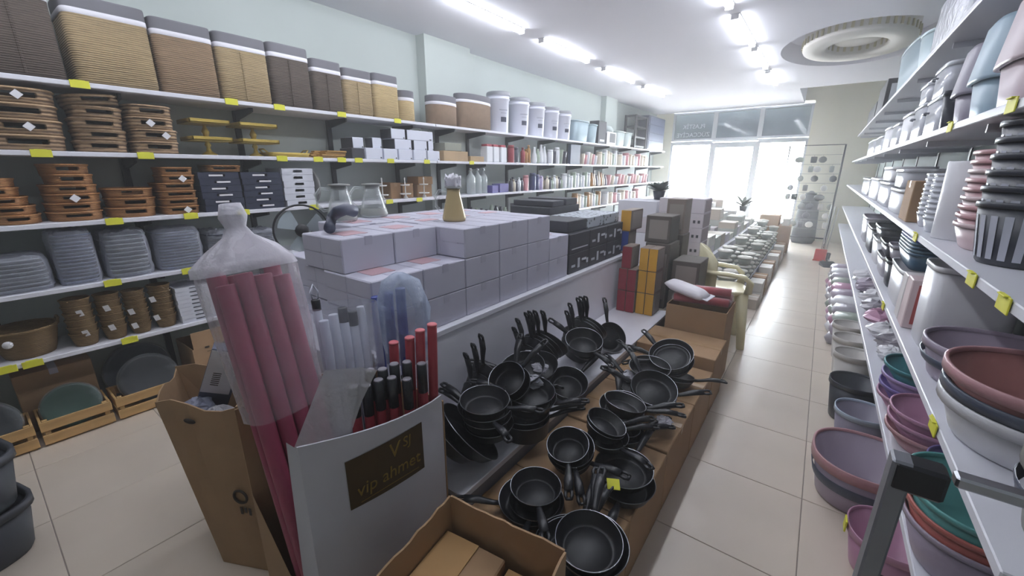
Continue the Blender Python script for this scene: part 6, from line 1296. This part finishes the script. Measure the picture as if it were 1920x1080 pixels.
HI = [(1528, 290, 2, 1), (1545, 288, 0, 1), (1500, 296, 3, 1.2), (1535, 305, 1, 1), (1484, 340, 0, .8), (1500, 337, 3, .8), (1512, 340, 0, .8), (1527, 335, 0, .9), (1562, 335, 2, .9), (1490, 363, 2, 1), (1506, 363, 1, .8), (1545, 352, 1, .8), (1537, 365, 2, 1.3), (1520, 376, 2, 1), (1540, 380, 1, .8), (1502, 390, 0, 1), (1512, 400, 2, 1), (1548, 402, 1, .8), (1517, 420, 1, 1), (1500, 422, 2, .9), (1547, 422, 1, .8), (1488, 410, 3, .9), (1562, 305, 3, .7), (1555, 390, 3, .7), (1478, 362, 3, .8), (1520, 318, 3, .8)]
HCNT = {}
for i, (px, py, mi, s) in enumerate(sorted(HI)):
    p = W(px, py, Y=HY-.05)
    row = round((p.z+.05-.38)/.2); p.z = .38+.2*row-.17+.06*s
    t = thing('hanging_pouch', '%s pouch on the %s rack wire from the floor, %s along it' % (['grey', 'white', 'dark', 'sage grey'][mi], NTH[max(0, row)], NTH[HCNT.setdefault(row, 0)]), 'pouch', 'pouches on the hanging rack', (p.x, p.y, p.z-.06*s))
    HCNT[row] += 1; sh = i % 3
    part('pouch', hm[mi], t, lambda b: b.lathe([(0, 0), (.6, .01), (1, .05), (.9, .1), (.4, .13), (0, .135)], 12, .075*s, .03, 2) if sh else b.lathe([(0, 0), (.9, .005), (1, .06), (.95, .13), (0, .135)], 12, .06*s, .02, 4), 'hp%d%.1f' % (sh, s))
    part('hook', wire, t, lambda b: b.tube([(0, 0, .13), (0, .02, .17), (0, .048, .17)], .003, 5), 'hpk')
# dark garment bag standing behind the rack
dg = thing('dark_bag', 'tall dark grey draped bag behind the hanging rack', 'bag', None, (-.20, 11.85, .001))
part('bag', mat('dark_cloth', '#4d5052', .9, var=.15, scale=8), dg, lambda b: b.lathe([(0, 0), (.2, 0), (.24, .08), (.22, .5), (.2, .85), (.13, 1.1), (.03, 1.2), (0, 1.2)], 20, 1, .7)); part('tie', black_met, dg, lambda b: b.torus(.1, .012, 1.14, 18, 5, 1, .7))
# brooms and dustpans leaning at the shelf
for i, (px, lb) in enumerate(((1560, 'pale broom handle with a red scoop'), (1567, 'pale broom handle with a dark brush'), (1573, 'third pale broom handle leaning on the shelving'))):
    a = Vector((.16+.035*i, 9.45+.1*i, .075)); c = W(px, 384+3*i, Y=9.62+.08*i)
    t, L = stick(a, c, .011, mat('pale_broom_stick', '#b9bab4', .5), 'long_broom', lb, 'broom', 'brooms by the shelving', n=8)
    hd = part('head', (C('scarlet_plastic', '#b8382f'), dkt, dkt)[i], t, lambda b: b.cbox(.18, .05, .20 if i == 0 else .12, .012, -.03)); part('brush', (C('scarlet_plastic', '#b8382f'), dkt, gr_)[i], hd, lambda b: b.cbox(.2, .06, .03, .006, -.055))
dp = solid('dustpan', dkt, lambda b: (b.add([(-.13, -.12, 0), (.13, -.12, 0), (.11, .12, 0), (-.11, .12, 0), (-.13, -.12, .006), (.13, -.12, .006), (.11, .12, .07), (-.11, .12, .07), (.13, -.12, .02), (-.13, -.12, .02)], [(0, 3, 2, 1), (4, 5, 6, 7), (2, 3, 7, 6), (1, 2, 6, 5), (0, 4, 7, 3), (0, 1, 5, 4)]), b.tube([(0, .1, .03), (0, .25, .05)], .015, 8)), 'charcoal dustpan lying beside the red scoop', 'dustpan', None, None, (.31, 9.12, .001), (0, 0, .4))

ch.scale = (1.18, 1.18, 1.04)
# ================================================================== faint haze volume added to imitate the veiling glare from the window
HAZE = .028
hz = bpy.data.materials.new('dusty_air'); hz.use_nodes = True; nt = hz.node_tree
nt.nodes.remove(nt.nodes['Principled BSDF']); vsn = nt.nodes.new('ShaderNodeVolumeScatter'); vsn.inputs['Color'].default_value = (1, 1, 1, 1); vsn.inputs['Density'].default_value = HAZE; vsn.inputs['Anisotropy'].default_value = .35
nt.links.new(vsn.outputs[0], nt.nodes['Material Output'].inputs['Volume'])
tag(part('dust_haze', hz, None, lambda b: b.box(XL-.3, XR+.3, YB-.3, YF+.35, -.3, 3.75)), 'faint bright haze added through the shop as window glare', 'haze', None, 'stuff')
